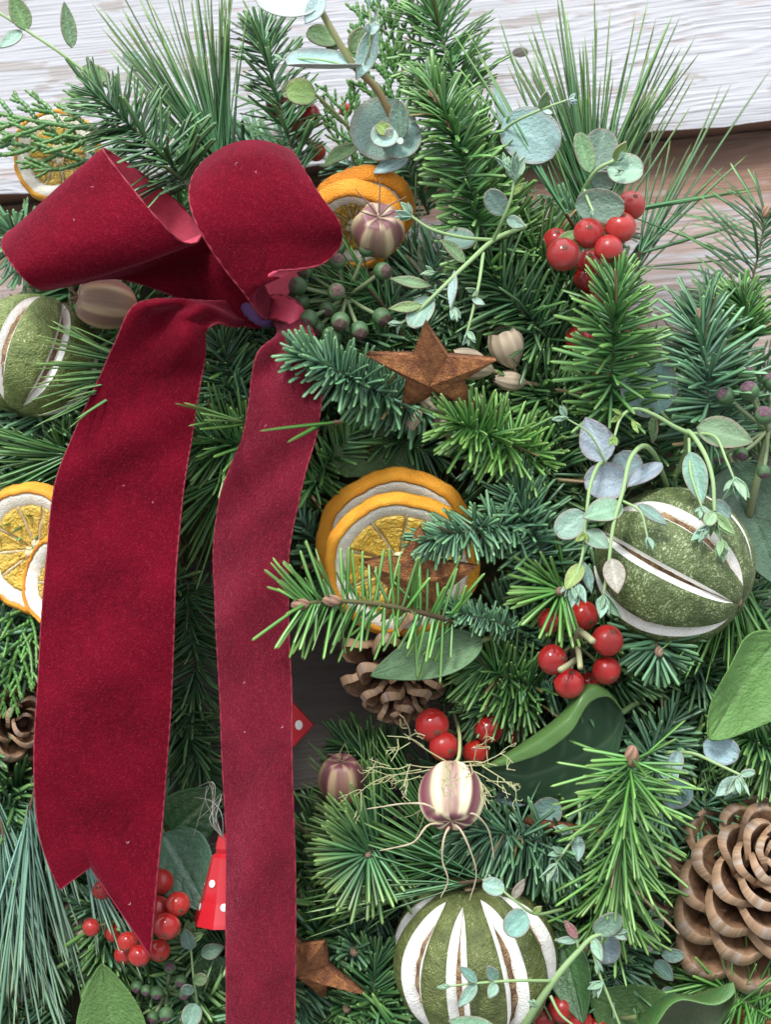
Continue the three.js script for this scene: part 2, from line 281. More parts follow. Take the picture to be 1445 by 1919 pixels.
// ---------------------------------------------------------------- the plank wall
{
  const at = P(722, 296, -95), tilt = 5.6 * DEG, hgt = 0.147, len = 1.3, depth = .022;
  const root = thing('plank_wall', 'white-painted weathered plank wall behind the wreath', 'wall', V3(at.x, at.y, -.14));
  root.rotation.z = tilt;
  const grainAt = (u, v, s) => { const w = fbm(u, v, 4, 4, s) * 1.4 + .5 * fbm(u * 2 % 1, v, 3, 3, s + 9); return w; };
  const make = (s, paint) => {
    const rows = (u, v) => { const g = grainAt(u, v, s), ph = (v * 30 + g * 6.5 + 2.2 * fbm(.3, v, 12, 2, s + 5)); return (.5 + .5 * Math.sin(ph * 2 * Math.PI)) * sm(.3, .62, fbm(u, v, 6, 3, s + 71)); };
    const hgtF = (u, v) => {
      const l = Math.pow(rows(u, v), 2.2), fine = fbm(u, v * 1, 8, 2, s + 20), st = vnoise(u * 24, (v * 400 + 6 * grainAt(u, v, s)), 400, s + 30);
      return clamp(.38 + .20 * l * (.4 + fine) + .30 * st + .16 * fbm(u, v, 64, 3, s + 3) - .1);
    };
    const hT = tex(1024, (u, v) => hgtF(u, v), false, 1, 512);
    const cT = tex(1024, (u, v) => {
      const h = hgtF(u, v), st = vnoise(u * 30, v * 420 + 7 * grainAt(u, v, s), 420, s + 30), big = fbm(u, v, 5, 4, s + 50), spot = fbm(u, v, 40, 3, s + 60);
      let c = mix([.36, .357, .375], [.432, .434, .455], sm(.2, .7, h));
      c = mix(c, [.33, .315, .315], sm(.62, .8, st) * .3); c = mix(c, [.30, .27, .25], sm(.70, .76, fbm(u, v, 26, 4, s + 91) + .12 * (1 - h)) * .8);
      const bare = paint === 0 ? sm(.66, .74, spot * .5 + big * .35 + (1 - h) * .28) * .5 : sm(.36, .58, spot * .25 + big * .3 + st * .3 + (1 - h) * .3 - .04) * .9;
      c = mix(c, mix([.27, .165, .125], [.42, .325, .285], st), bare);
      if (paint === 1) { const wear = sm(.74, .86, v + .16 * (spot - .5) + .12 * (big - .5)); c = mix(c, mix([.16, .08, .05], [.34, .20, .14], st * .6 + spot * .4), wear * .9); }
      if (paint === 2) c = mix([.20, .17, .15], [.34, .30, .27], clamp(st * .6 + spot * .5 - .05)); return c;  // planks behind the hole: bare grey wood, darkened in colour for deep shade
    }, true, 1, 512);
    return [cT, hT];
  };
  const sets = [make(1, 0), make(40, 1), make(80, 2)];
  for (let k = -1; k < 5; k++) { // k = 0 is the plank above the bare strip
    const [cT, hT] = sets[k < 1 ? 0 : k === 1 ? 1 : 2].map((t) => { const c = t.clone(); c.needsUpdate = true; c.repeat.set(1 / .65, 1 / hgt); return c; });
    const gb = new GB(), nx = 120, ny = 24, y1 = -k * hgt + hgt, y0 = -k * hgt, zf = .045, rows = [];
    for (let j = 0; j <= ny; j++) { rows.push([]); for (let i = 0; i <= nx; i++) {
      const u = i / nx, v = j / ny, x = (u - .5) * len, y = lerp(y0, y1, v) + (j === 0 ? .0012 * n3(x * 60, k, 1) + .0006 * n3(x * 300, k, 3) : 0);
      const z = zf - v * depth + .0006 * n3(x * 20 + k, y * 500, k);
      rows[j].push(gb.v(V3(x, y, z - (j === 0 ? .0012 : 0)), [1, 1, 1], x + .11 * k, (v * hgt)));
    } }
    for (let j = 0; j < ny; j++) for (let i = 0; i < nx; i++) gb.quad(rows[j][i], rows[j][i + 1], rows[j + 1][i + 1], rows[j + 1][i]);
    const pl = put('plank', gb.geo(), std({ map: cT, bumpMap: hT, bumpScale: .0015, roughness: .82 }), root);
    const ub = new GB(), back = [];
    for (let i = 0; i <= nx; i++) { const u = i / nx, x = (u - .5) * len; back.push([rows[0][i], x]); }
    const f = [], q = [];
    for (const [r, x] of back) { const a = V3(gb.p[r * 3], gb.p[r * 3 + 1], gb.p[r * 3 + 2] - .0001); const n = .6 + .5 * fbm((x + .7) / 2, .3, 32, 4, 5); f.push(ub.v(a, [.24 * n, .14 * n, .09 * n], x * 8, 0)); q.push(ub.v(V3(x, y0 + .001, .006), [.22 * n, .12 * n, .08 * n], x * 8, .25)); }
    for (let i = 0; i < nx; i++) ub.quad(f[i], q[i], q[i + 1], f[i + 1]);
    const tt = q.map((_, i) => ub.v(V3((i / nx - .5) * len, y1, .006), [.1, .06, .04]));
    for (let i = 0; i < nx; i++) ub.quad(q[i], tt[i], tt[i + 1], q[i + 1]);
    put('underside', ub.geo(), std({ roughness: .9 }), pl);
  }
  // a small dark knot hole in the upper plank
  const kb = new GB(), kp = P(975, 100, -103); kp.z = 0; const loc = V3(kp.x - at.x, kp.y - at.y, 0).applyAxisAngle(V3(0, 0, 1), -tilt);
  loc.z = .045 - loc.y / hgt * depth + .0003; blob(kb, loc, .0032, (th, ph) => mix([.06, .055, .05], [.16, .14, .12], .5 + .5 * Math.sin(ph * 3 + th * 9)), 8, [1.2, .8, .25]); put('wood_knot', kb.geo(), std({ roughness: .9 }), root);
}

// ---------------------------------------------------------------- the ring that carries everything
const CX = 520, CY = 1370, R0 = 640;
const zsurf = (x, y) => { const r = (Math.hypot(x - CX, y - CY) - R0) / 430; return -78 + 72 * Math.sqrt(Math.max(0, 1 - r * r)); };
{
  const c = P(CX, CY, -62), root = thing('wreath_ring', 'dark mossy ring base buried under the greenery', 'wreath base', c), gb = new GB(), a = R0 * sc(-62), rows = [];
  for (let j = 0; j <= 90; j++) { rows.push([]); for (let i = 0; i <= 26; i++) {
    const th = j / 90 * 2 * Math.PI, ph = i / 26 * 2 * Math.PI, k = 1 + .1 * n3(th * 9, ph * 3, 1) + .05 * n3(th * 40, ph * 9, 5), rr = a + Math.cos(ph) * .070 * k, cc = mix([.05, .06, .025], [.10, .085, .04], clamp(.5 + .5 * n3(th * 30, ph * 7, 4)));
    rows[j].push(gb.v(c.clone().add(V3(Math.cos(th) * rr, Math.sin(th) * rr, Math.sin(ph) * .031 * k)), cc));
  } }
  for (let j = 0; j < 90; j++) for (let i = 0; i < 26; i++) gb.quad(rows[j][i], rows[j][i + 1], rows[j + 1][i + 1], rows[j + 1][i]);
  part('moss', gb, M.bark, root);
  const tb = new GB(), r0 = rnd; rnd = mulberry(5);
  for (let k = 0; k < 900; k++) { const th = R(0, 6.283), ph = R(-.4, 3.5), rr = a + Math.cos(ph) * .072, p = c.clone().add(V3(Math.cos(th) * rr, Math.sin(th) * rr, Math.sin(ph) * .033)); const e = p.clone().add(V3(R(-.02, .02), R(-.02, .02), R(.0, .012))); tube(tb, [p, p.clone().lerp(e, .5).add(V3(R(-.003, .003), R(-.003, .003), R(0, .004))), e], .0006, .0003, jit([.12, .10, .05], .4), jit([.15, .13, .06], .4), 4, 4); }
  part('moss_strands', tb, M.bark, root, root, true); rnd = r0;
}

// ---------------------------------------------------------------- velvet bow
{
  const vel = tex(512, (u, v) => { const f = fbm(u, v, 128, 2, 3), m = fbm(u, v, 4, 4, 7), b = fbm(u, v, 40, 3, 21), k = .84 + .6 * (f - .45) + .6 * (m - .5) + .3 * (b - .5), l = sm(.66, .8, f) * .18; return [clamp(.130 * k + l * .13), clamp(.0024 * k + l * .05), clamp(.0115 * k + l * .055)]; }, true, 1 / .045);
  const vb = tex(512, (u, v) => .6 * fbm(u, v, 160, 2, 9) + .4 * fbm(u, v, 24, 3, 2), false, 1 / .045);
  const velvet = phy({ map: vel, bumpMap: vb, bumpScale: .0005, roughness: .95, sheen: 1, sheenColor: new THREE.Color(.70, .17, .25), sheenRoughness: .6, specularIntensity: .15 }), sheenTinted = velvet.clone(); sheenTinted.sheenColor.setRGB(1, .30, .42); sheenTinted.sheenRoughness = .85; sheenTinted.color.setRGB(1.15, 3.2, 1.8);  // velvet copy for one tail; reversed-nap sheen partly painted into its paler colour
  const satin = std({ map: tex(256, (u, v) => { const w = .5 + .5 * Math.sin((u * 60 + v * 60) * 6.283), f = fbm(u, v, 20, 3, 5); const k = .75 + .2 * w + .3 * (f - .5); return [.62 * k, .06 * k, .115 * k]; }, true, 1 / .03), roughness: .6 });
  const edge = std({ roughness: .75, vertexColors: true });
  const root = thing('ribbon_bow', 'dark red velvet ribbon bow with two loops and two long hanging tails', 'ribbon bow', P(470, 590, 20));
  // rows of [left x, y, z, right x, y, z, bulge mm] down the ribbon; flip puts the velvet on the other side
  function strip(name, rows, o = {}) {
    o = Object.assign({ flip: 1, nu: 22, per: 9, th: .0007, wave: 0 }, o);
    const A = curveOf(rows.map((r) => P(r[0], r[1], r[2]))), B = curveOf(rows.map((r) => P(r[3], r[4], r[5])));
    const nv = (rows.length - 1) * o.per, N = rows.length - 1, g = []; let Lg = 0, prevM = null;
    const cp = (cv, t) => cv.getPoint(t), rowAt = (v) => { const t = v * N, i = Math.min(N - 1, Math.floor(t)); return lerp(rows[i][6] ?? 0, rows[i + 1][6] ?? 0, t - i); };
    for (let j = 0; j <= nv; j++) { const v = j / nv, a = cp(A, v), b = cp(B, v), m = a.clone().lerp(b, .5); if (prevM) Lg += m.distanceTo(prevM); prevM = m; g.push({ a, b, m, L: Lg, bl: rowAt(v) / 1000 }); }
    const pts = g.map((r, j) => { const T = g[Math.min(nv, j + 1)].m.clone().sub(g[Math.max(0, j - 1)].m).normalize(), X = r.b.clone().sub(r.a), n = V3().crossVectors(X, T).normalize().multiplyScalar(-o.flip); const out = [];
      for (let i = 0; i <= o.nu; i++) { const u = i / o.nu, p = r.a.clone().lerp(r.b, u); p.addScaledVector(n, r.bl * (1 - (2 * u - 1) ** 2) + (o.ripple ? o.ripple(u, j / nv) : 0)); out.push(p); } return out; });
    if (o.end) o.end(pts, g);
    const nrm = (j, i) => { const c = (a, b) => pts[clamp(a, 0, nv)][clamp(b, 0, o.nu)]; return V3().crossVectors(c(j, i + 1).clone().sub(c(j, i - 1)), c(j + 1, i).clone().sub(c(j - 1, i))).normalize().multiplyScalar(-o.flip); };
    const lay = (off) => { const gb = new GB(), id = []; for (let j = 0; j <= nv; j++) { id.push([]); for (let i = 0; i <= o.nu; i++) { const w = g[j].a.distanceTo(g[j].b); id[j].push(gb.v(pts[j][i].clone().addScaledVector(nrm(j, i), off), [1, 1, 1], (i / o.nu - .5) * .056 + (o.uo ?? 0), g[j].L)); } } for (let j = 0; j < nv; j++) for (let i = 0; i < o.nu; i++) gb.quad(id[j][i], id[j][i + 1], id[j + 1][i + 1], id[j + 1][i]); return gb; };
    const front = part(name, lay(o.th / 2), o.mat ?? velvet, root);
    part('lining', lay(-o.th / 2), satin, root, front);
    for (const i of [0, o.nu]) { const eb = new GB(), line = pts.map((r) => r[i]); tube(eb, line, .00042, .00042, [.20, .010, .024], [.20, .010, .024], 6, Math.min(260, nv * 2), (t) => 1 + .22 * Math.sin(t * nv * 14)); part('selvedge', eb, edge, root, front); }
    if (o.end) { const eb = new GB(); tube(eb, pts[nv].map((p) => p.clone()), .0004, .0004, [.26, .015, .04], [.26, .015, .04], 5, 44); part('cut_edge', eb, edge, root, front); }
  }
  // left loop: back wall, top bend, front, bottom bend, back to the knot
  strip('loop', [
    [395, 590, 8, 452, 566, 8, 0], [250, 500, 2, 395, 462, 4, 0], [130, 440, 6, 345, 392, 6, 0], [45, 425, 20, 268, 328, 14, 0], [10, 440, 34, 205, 285, 26, 0], [3, 462, 44, 193, 282, 40, 1],
    [16, 486, 52, 236, 340, 52, 3], [36, 512, 55, 292, 408, 57, 4], [60, 535, 51, 338, 452, 52, 3], [85, 543, 42, 366, 456, 44, 1], [130, 535, 32, 384, 440, 34, 0], [215, 522, 26, 420, 462, 29, 1], [330, 556, 27, 462, 486, 33, 3], [438, 608, 26, 482, 560, 30, 0]], { flip: 1 });
  // right loop
  strip('loop', [
    [470, 585, 16, 520, 590, 16, 0], [425, 450, 2, 590, 440, 2, 0], [384, 330, 4, 566, 316, 4, 0], [390, 300, 16, 548, 286, 12, 4], [378, 306, 34, 552, 290, 28, 7], [360, 334, 50, 568, 316, 42, 7], [355, 374, 60, 596, 362, 48, 5],
    [368, 420, 65, 636, 420, 46, 3], [396, 468, 64, 638, 458, 42, 2], [430, 516, 60, 604, 494, 46, 1], [458, 550, 56, 556, 505, 54, -1], [474, 574, 50, 520, 508, 56, -3], [486, 590, 42, 496, 520, 50, -3], [498, 598, 32, 500, 548, 36, 0], [512, 600, 22, 520, 570, 22, 0]], { flip: 1, uo: .02 });
  // band that crosses in front of the knot and the short satin fold beside it
  strip('knot_band', [[492, 560, 22, 480, 604, 22, 0], [524, 552, 32, 515, 598, 33, 1], [556, 566, 36, 548, 612, 36, 1], [582, 598, 28, 560, 640, 28, 0]], { flip: 1, uo: .01 });
  // tails
  strip('tail', [
    [462, 566, 18, 476, 606, 18, 0], [400, 566, 34, 446, 612, 30, 1], [318, 560, 46, 408, 606, 40, 4], [252, 572, 48, 386, 618, 42, 3], [216, 640, 46, 384, 662, 40, 3], [190, 700, 42, 376, 712, 38, 1], [160, 764, 39, 366, 768, 37, 1], [134, 824, 38, 357, 824, 37, 2], [111, 886, 37, 347, 886, 38, 2], [96, 960, 37, 338, 962, 39, 2], [85, 1050, 38, 331, 1055, 41, 2],
    [77, 1150, 39, 328, 1155, 42, 2], [71, 1250, 40, 322, 1255, 42, 2], [67, 1350, 40, 317, 1355, 41, 2], [66, 1450, 40, 309, 1455, 39, 2], [70, 1540, 39, 302, 1550, 38, 1], [84, 1610, 39, 294, 1640, 38, 1], [112, 1666, 38, 281, 1790, 38, 0]], { flip: 1,
    ripple: (u, v) => .0042 * Math.exp(-Math.pow((v - .2) / .055, 2)) * Math.sin(u * 8 + 1.5) + .0026 * Math.exp(-Math.pow((v - .145) / .03, 2)) * Math.sin(u * 13) + .0016 * Math.sin(v * 17 + u * 3.5) * sm(.25, .4, v) + .0007 * Math.sin(v * 41 + u * 7),
    end: (pts, g) => { const n = pts.length - 1, N = P(169, 1624, 39), rowsC = 16; for (let q = 0; q <= rowsC; q++) { const j = n - rowsC + q, row = pts[j], k = q / rowsC; const L = row.length - 1; for (let i = 0; i <= L; i++) { const u = i / L, end = u < .36 ? P(112, 1666, 39).lerp(N, u / .36) : N.clone().lerp(P(281, 1790, 38), (u - .36) / .64); const st = pts[n - rowsC][i]; row[i] = q === 0 ? row[i] : st.clone().lerp(end, k).add(V3(0, 0, .001 * Math.sin(k * 3.1))); } row[0] = q ? curvePt([[84, 1600], [112, 1666]], k, pts[n - rowsC][0]) : row[0]; } } });
  function curvePt(a, k, s) { const e = P(112, 1666, 39), m = P(82, 1608, 39); return s.clone().multiplyScalar((1 - k) ** 2).addScaledVector(m, 2 * k * (1 - k)).addScaledVector(e, k * k); }
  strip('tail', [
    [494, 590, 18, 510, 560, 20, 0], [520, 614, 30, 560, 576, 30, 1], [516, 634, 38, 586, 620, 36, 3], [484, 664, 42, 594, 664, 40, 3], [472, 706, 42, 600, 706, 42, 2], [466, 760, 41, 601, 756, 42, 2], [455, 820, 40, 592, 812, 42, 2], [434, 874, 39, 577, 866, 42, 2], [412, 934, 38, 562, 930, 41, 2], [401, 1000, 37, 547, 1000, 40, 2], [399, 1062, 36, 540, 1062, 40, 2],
    [403, 1130, 36, 538, 1130, 40, 2], [408, 1200, 36, 541, 1200, 39, 2], [412, 1300, 36, 546, 1300, 39, 2], [416, 1420, 36, 548, 1420, 39, 2], [422, 1560, 36, 551, 1560, 38, 2], [424, 1700, 36, 553, 1700, 38, 2], [425, 1830, 36, 552, 1830, 37, 2], [424, 2060, 36, 549, 2060, 37, 2]], { flip: 1, uo: .03, per: 8, mat: sheenTinted,
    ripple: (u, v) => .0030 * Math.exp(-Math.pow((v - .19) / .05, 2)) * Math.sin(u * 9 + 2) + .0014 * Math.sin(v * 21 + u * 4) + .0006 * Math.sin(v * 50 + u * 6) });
  const tb = new GB(); tube(tb, [P(458, 566, 24), P(468, 582, 29), P(486, 598, 31), P(506, 604, 24)], .0030, .0024, [.09, .04, .13], [.09, .04, .13], 10, 14, (t) => 1 + .12 * Math.sin(t * 40)); part('knot', tb, std({ roughness: .95 }), root);
  const kb = new GB(); blob(kb, P(478, 584, 24), .0068, [1, 1, 1], 12, [1.2, 1, .7]); part('gathered_knot', kb, velvet, root);
  // lint on the nap
  const lb = new GB(), r0 = rnd; rnd = mulberry(31);
  for (const [x, y, z] of [[148, 455, 59], [140, 412, 58], [230, 912, 42], [285, 940, 44], [455, 1280, 41], [495, 800, 45], [236, 1578, 43], [530, 1360, 41], [480, 325, 62], [240, 1695, 42], [460, 1372, 41], [175, 350, 55], [440, 310, 62]]) { const p = P(x, y, z), e = p.clone().add(V3(R(-.0012, .0012), R(-.0012, .0012), 0)); tube(lb, [p, p.clone().lerp(e, .5).add(V3(R(-.0006, .0006), R(-.0006, .0006), .0004)), e], .00009, .00006, [.5, .3, .3], [.6, .45, .42], 4, 5); }
  part('lint', lb, edge, root, root, true); rnd = r0;
}

// ---------------------------------------------------------------- dried fruit
const rindBump = tex(256, (u, v) => fbm(u, v, 36, 3, 4), false, 1 / .012);
const fleshT = tex(256, (u, v) => { const f = fbm(u, v, 10, 4, 12), g = fbm(u, v, 40, 2, 15); return mix([.90, .50, .012], [1, .80, .16], clamp(f * 1.3 - .1 + .25 * (g - .5))); }, true, 1 / .02);
const fleshB = tex(256, (u, v) => fbm(u, v, 14, 4, 31), false, 1 / .02);
const MO = {
  rind: std({ roughness: .55, bumpMap: rindBump, bumpScale: .0006 }), pith: std({ roughness: .9, bumpMap: rindBump, bumpScale: .0007 }),
  flesh: phy({ map: fleshT, bumpMap: fleshB, bumpScale: .0012, roughness: .38, transmission: .35, thickness: 0, clearcoat: .2, clearcoatRoughness: .4 }),
};
// centre px, radius px, face normal, spin; a round slice with rind, pith, membranes and wedge-shaped segments
function orange(label, x, y, z, rpx, nrm, o = {}) {
  o = Object.assign({ T: .0064, bev: .0042, dish: .0035, warp: .0016, spin: 0, n: 10, seed: 1, c: [.95, .42, .03], sx: 1, group: null }, o);
  const c = P(x, y, z), Rr = rpx * sc(z), q = qTo(V3(0, 1, 0).addScaledVector(nrm.clone().normalize(), -nrm.y / nrm.length()), nrm), root = thing('orange_slice', label, 'orange slice', c, o.group), r0 = rnd; rnd = mulberry(o.seed);
  const ph0 = R(0, 6), wz = (a, r) => -o.dish * (1 - (r / Rr) ** 2) + o.warp * Math.cos(2 * a + ph0) * (r / Rr) ** 2 + .0006 * Math.sin(5 * a + ph0) * r / Rr, wr = (a) => 1 + .018 * Math.sin(3 * a + ph0) + .012 * Math.sin(7 * a + 2 * ph0) + .006 * Math.sin(17 * a);
  const to = (a, r, h) => V3(Math.cos(a + o.spin) * r * o.sx, Math.sin(a + o.spin) * r, h + wz(a, r)).applyQuaternion(q).add(c);
  const ringMesh = (prof, col, nm, mat) => { const gb = new GB(), N = 84, rows = []; for (let j = 0; j <= N; j++) { const a = j / N * 2 * Math.PI; rows.push(prof.map(([r, h], i) => gb.v(to(a, (Rr + r) * wr(a) + .0002 * n3(a * 30, 2, 1), h + .0003 * n3(a * 23, 1, 7)), col(a, i), a * Rr, i * .002))); } for (let j = 0; j < N; j++) for (let i = 0; i < prof.length; i++) { const k = (i + 1) % prof.length; gb.quad(rows[j][i], rows[j + 1][i], rows[j + 1][k], rows[j][k]); } return part(nm, gb, mat, root); };
  const T = o.T / 2;
  const B = o.bev;
  ringMesh([[-B - .0012, T * .96], [-B - .0003, T * 1.02], [-B * .78, T * .8], [-B * .4, T * .15], [-B * .1, -T * .6], [0, -T * .9], [-.0008, -T], [-B * .6, -T * .8], [-B - .0012, T * .3]], (a, i) => mix(o.c, [.84, .30, .014], clamp(.3 + .5 * n3(a * 6, i, 3))), 'rind', MO.rind);
  ringMesh([[-B - .0066, T * .35], [-B - .0052, T * .72], [-B - .0028, T * .90], [-B - .0006, T * .86], [-B - .0004, T * .2], [-.002, -T * .78], [-B - .0066, -T * .5]], (a, i) => mix([.92, .85, .66], [.97, .95, .86], clamp(.5 + .5 * n3(a * 9, i, 5))), 'pith', MO.pith);
  const rin = Rr - o.bev - .0062, N = o.n, cuts = []; for (let k = 0; k < N; k++) cuts.push((k + R(-.18, .18)) / N * 2 * Math.PI);
  const mb = new GB();
  for (let k = 0; k < N; k++) {
    const a0 = cuts[k], a1 = k === N - 1 ? cuts[0] + 2 * Math.PI : cuts[k + 1], gb = new GB(), nu = 8, nv = 8, sunk = R(.1, .35);
    sheet(gb, (u, v) => { const r = lerp(.0028, rin, v), e = Math.min(.42, .0006 / r), a = lerp(a0 + e, a1 - e, (u + 1) / 2), f = Math.sin(Math.PI * (u + 1) / 2) * Math.sin(Math.PI * clamp(v * .9 + .08)); return to(a, r * wr(a), T * (.35 - sunk * f) + .0004 * n3(a * 20, r * 900, k)); }, nu, nv, .0022, () => [1, 1, 1], (u, v) => [u * .006 + k * .007, v * .03]);
    part('segment', gb, MO.flesh, root);
    const line = []; for (let s = 0; s <= 6; s++) line.push(to(a0, lerp(.001, rin + .0008, s / 6), T * .42 + .0003 * Math.sin(s * 2 + k)));
    tube(mb, line, .0006, .0008, [.90, .74, .38], [.92, .80, .52], 5, 12);
  }
  for (let k = 0; k < 9; k++) { const a = R(0, 6.28), r = R(0, .004); blob(mb, to(a, r, T * .45), R(.0012, .0026), jit([.90, .80, .54], .08), 6, [1, R(.5, 1), .7]); }
  part('membranes', mb, MO.pith, root); rnd = r0; return root;
}
const skinT = tex(512, (u, v) => { const a = fbm(u, v, 90, 2, 2), b = fbm(u, v, 26, 3, 5), c = fbm(u, v, 6, 4, 8); const sp = vnoise(u * 52, v * 84, 1e6, 31), s2 = vnoise(u * 110, v * 110, 1e6, 37); let k = mix([.050, .078, .022], [.125, .165, .050], clamp(c * 1.6 - .3 + .6 * (b - .5) + .4 * (a - .5))); k = mix(k, [.36, .43, .24], Math.max(sm(.68, .80, sp) * sm(.36, .58, c), sm(.80, .88, s2) * .6) * (.45 + .7 * b)); return k; }, true, 1 / .034);
const skinT2 = tex(512, (u, v) => { const a = fbm(u, v, 110, 2, 2), b = fbm(u, v, 30, 3, 5), c = fbm(u, v, 5, 4, 8), sp = vnoise(u * 90, v * 90, 1e6, 37); let k = mix([.062, .082, .018], [.135, .160, .042], clamp(c * 1.5 - .25 + .5 * (b - .5) + .6 * (a - .5))); return mix(k, [.50, .55, .30], sm(.78, .9, sp) * .7 * sm(.45, .65, c)); }, true, 1 / .034);
const skinB = tex(512, (u, v) => .5 * fbm(u, v, 60, 3, 6) + .5 * fbm(u, v, 18, 3, 2), false, 1 / .034);
const ML = { skin: std({ map: skinT, bumpMap: skinB, bumpScale: .0010, roughness: .55 }), skin2: std({ map: skinT2, bumpMap: skinB, bumpScale: .0012, roughness: .6 }), skin3: std({ map: skinT2, bumpMap: skinB, bumpScale: .0014, roughness: .55, color: new THREE.Color().setRGB(1.5, 1.6, 1.7) }), pith: std({ roughness: .92, bumpMap: skinB, bumpScale: .0006 }), pulp: std({ roughness: .6, bumpMap: skinB, bumpScale: .003 }) };
// a whole dried lime, slit from pole to pole: rind segments, pith lips, pulp
function lime(label, x, y, z, rpx, axis, spin, o = {}) {
  o = Object.assign({ n: 8, open: 8.5, ratio: .95, mat: ML.skin, lip: .36 }, o);
  const c = P(x, y, z), Rr = rpx * sc(z), root = thing('dried_lime', label, 'dried lime', c), q = qTo(axis, V3(0, 0, 1));
  const to = (la, lo, r) => { const k = r * (1 + .014 * n3(la * 3 + x, lo * 2, 3)), pd = 1 - .05 * Math.exp(-Math.pow((Math.PI / 2 - Math.abs(la)) / .2, 2)); return V3(Math.cos(la) * Math.sin(lo) * k, Math.sin(la) * k * o.ratio * pd, Math.cos(la) * Math.cos(lo) * k).applyQuaternion(q).add(c); };
  const ps = []; for (let i = 0; i < o.n; i++) ps.push(spin + (i + .06 * Math.sin(i * 2.3 + x)) / o.n * 360);
  const open = (la, i) => { const f = Math.max(0, 1 - Math.pow(Math.abs(la / DEG - 3 * Math.sin(i * 3)) / (68 + 5 * Math.sin(i * 1.7)), 2.4)); return o.open * DEG * (1 + .22 * Math.sin(i * 2.1 + x)) * Math.pow(f, .8) / Math.max(.25, Math.cos(la)) * .85; };
  const nv = 44;
  for (let i = 0; i < o.n; i++) {
    const j = (i + 1) % o.n, L0 = ps[i] * DEG, L1 = (ps[j] + (j ? 0 : 360)) * DEG, gb = new GB(), nu = 16, rows = [];
    for (let b = 0; b <= nv; b++) { const la = (b / nv - .5) * Math.PI, lo0 = L0 + open(la, i), lo1 = L1 - open(la, j); rows.push([]); for (let a = 0; a <= nu; a++) { const t = a / nu, lo = lerp(lo0, lo1, t), ed = Math.min(t, 1 - t) * (lo1 - lo0) * Math.cos(la); rows[b].push(gb.v(to(la, lo, Rr - .0007 * Math.exp(-ed / .035)), [1, 1, 1], lo * Rr * .8, la * Rr)); } }
    for (let b = 0; b < nv; b++) for (let a = 0; a < nu; a++) gb.quad(rows[b][a], rows[b][a + 1], rows[b + 1][a + 1], rows[b + 1][a]);
    const rind = part('rind_segment', gb, o.mat, root);
    for (const [sg, LL, id] of [[1, L0, i], [-1, L1, j]]) { // the two pith lips of this segment
      const pb = new GB(), rr = []; const W4 = [[1, 0], [.97, .00025], [.75, .0012], [o.lip + .08, .0030], [o.lip, .0075]];
      for (let b = 0; b <= nv; b++) { const la = (b / nv - .5) * Math.PI, w = open(la, id); rr.push(W4.map(([k0, dn], m) => { const op = sm(.5, .95, w * Math.max(.25, Math.cos(la)) / (o.open * DEG * .85)), k = m < 3 ? k0 : lerp(m === 3 ? .1 : .0, k0, op); const fall = dn * Math.min(1, w / (2.2 * DEG)); return pb.v(to(la, LL + sg * w * (k + (m > 1 ? .035 * n3(la * 40, id, m) : 0)), Rr - .0007 - fall), m === 0 ? [.40, .42, .25] : m === 4 ? [.55, .42, .28] : mix([.84, .82, .75], [.92, .91, .87], clamp(.5 + .5 * n3(la * 14, id, m))), m * .002, la * Rr); })); }
      for (let b = 0; b < nv; b++) for (let m = 0; m < 4; m++) pb.quad(rr[b][m], rr[b][m + 1], rr[b + 1][m + 1], rr[b + 1][m]);
      part('pith', pb, ML.pith, root, rind);
    }
  }
  const fb = new GB(); { const rows = [], A = 60, B = 30; for (let b = 0; b <= B; b++) { rows.push([]); for (let a = 0; a <= A; a++) { const la = (b / B - .5) * Math.PI, lo = a / A * 2 * Math.PI, n = n3(lo * 14, la * 9, 2) + .6 * n3(lo * 33, la * 40, 7); rows[b].push(fb.v(to(la, lo, Rr * .86 + .0011 * n), mix([.15, .065, .022], [.62, .44, .24], sm(.1, 1, .42 + .5 * n)), lo * Rr, la * Rr)); } } for (let b = 0; b < B; b++) for (let a = 0; a < A; a++) fb.quad(rows[b][a], rows[b][a + 1], rows[b + 1][a + 1], rows[b + 1][a]); }
  part('pulp', fb, ML.pulp, root);
  const nb = new GB(); blob(nb, to(Math.PI / 2, 0, Rr - .0004), .0018, [.30, .22, .12], 8, [1, .5, 1], q); part('stem_scar', nb, ML.pith, root);
  return root;
}

// ---------------------------------------------------------------- rusty stars
const rustT = tex(512, (u, v) => { const a = fbm(u, v, 12, 4, 3), b = fbm(u, v, 60, 3, 9), c = fbm(u, v, 150, 2, 14); let k = mix([.16, .055, .024], [.38, .155, .05], clamp(a * 1.5 - .25 + .6 * (b - .5))); k = mix(k, [.55, .26, .085], sm(.58, .74, b * .6 + a * .4) * .6); return k.map((x) => x * (.75 + .5 * c)); }, true, 1 / .03);
const rustB = tex(512, (u, v) => fbm(u, v, 80, 3, 9), false, 1 / .03);
const rust = std({ map: rustT, bumpMap: rustB, bumpScale: .0007, roughness: .85, metalness: .1 });
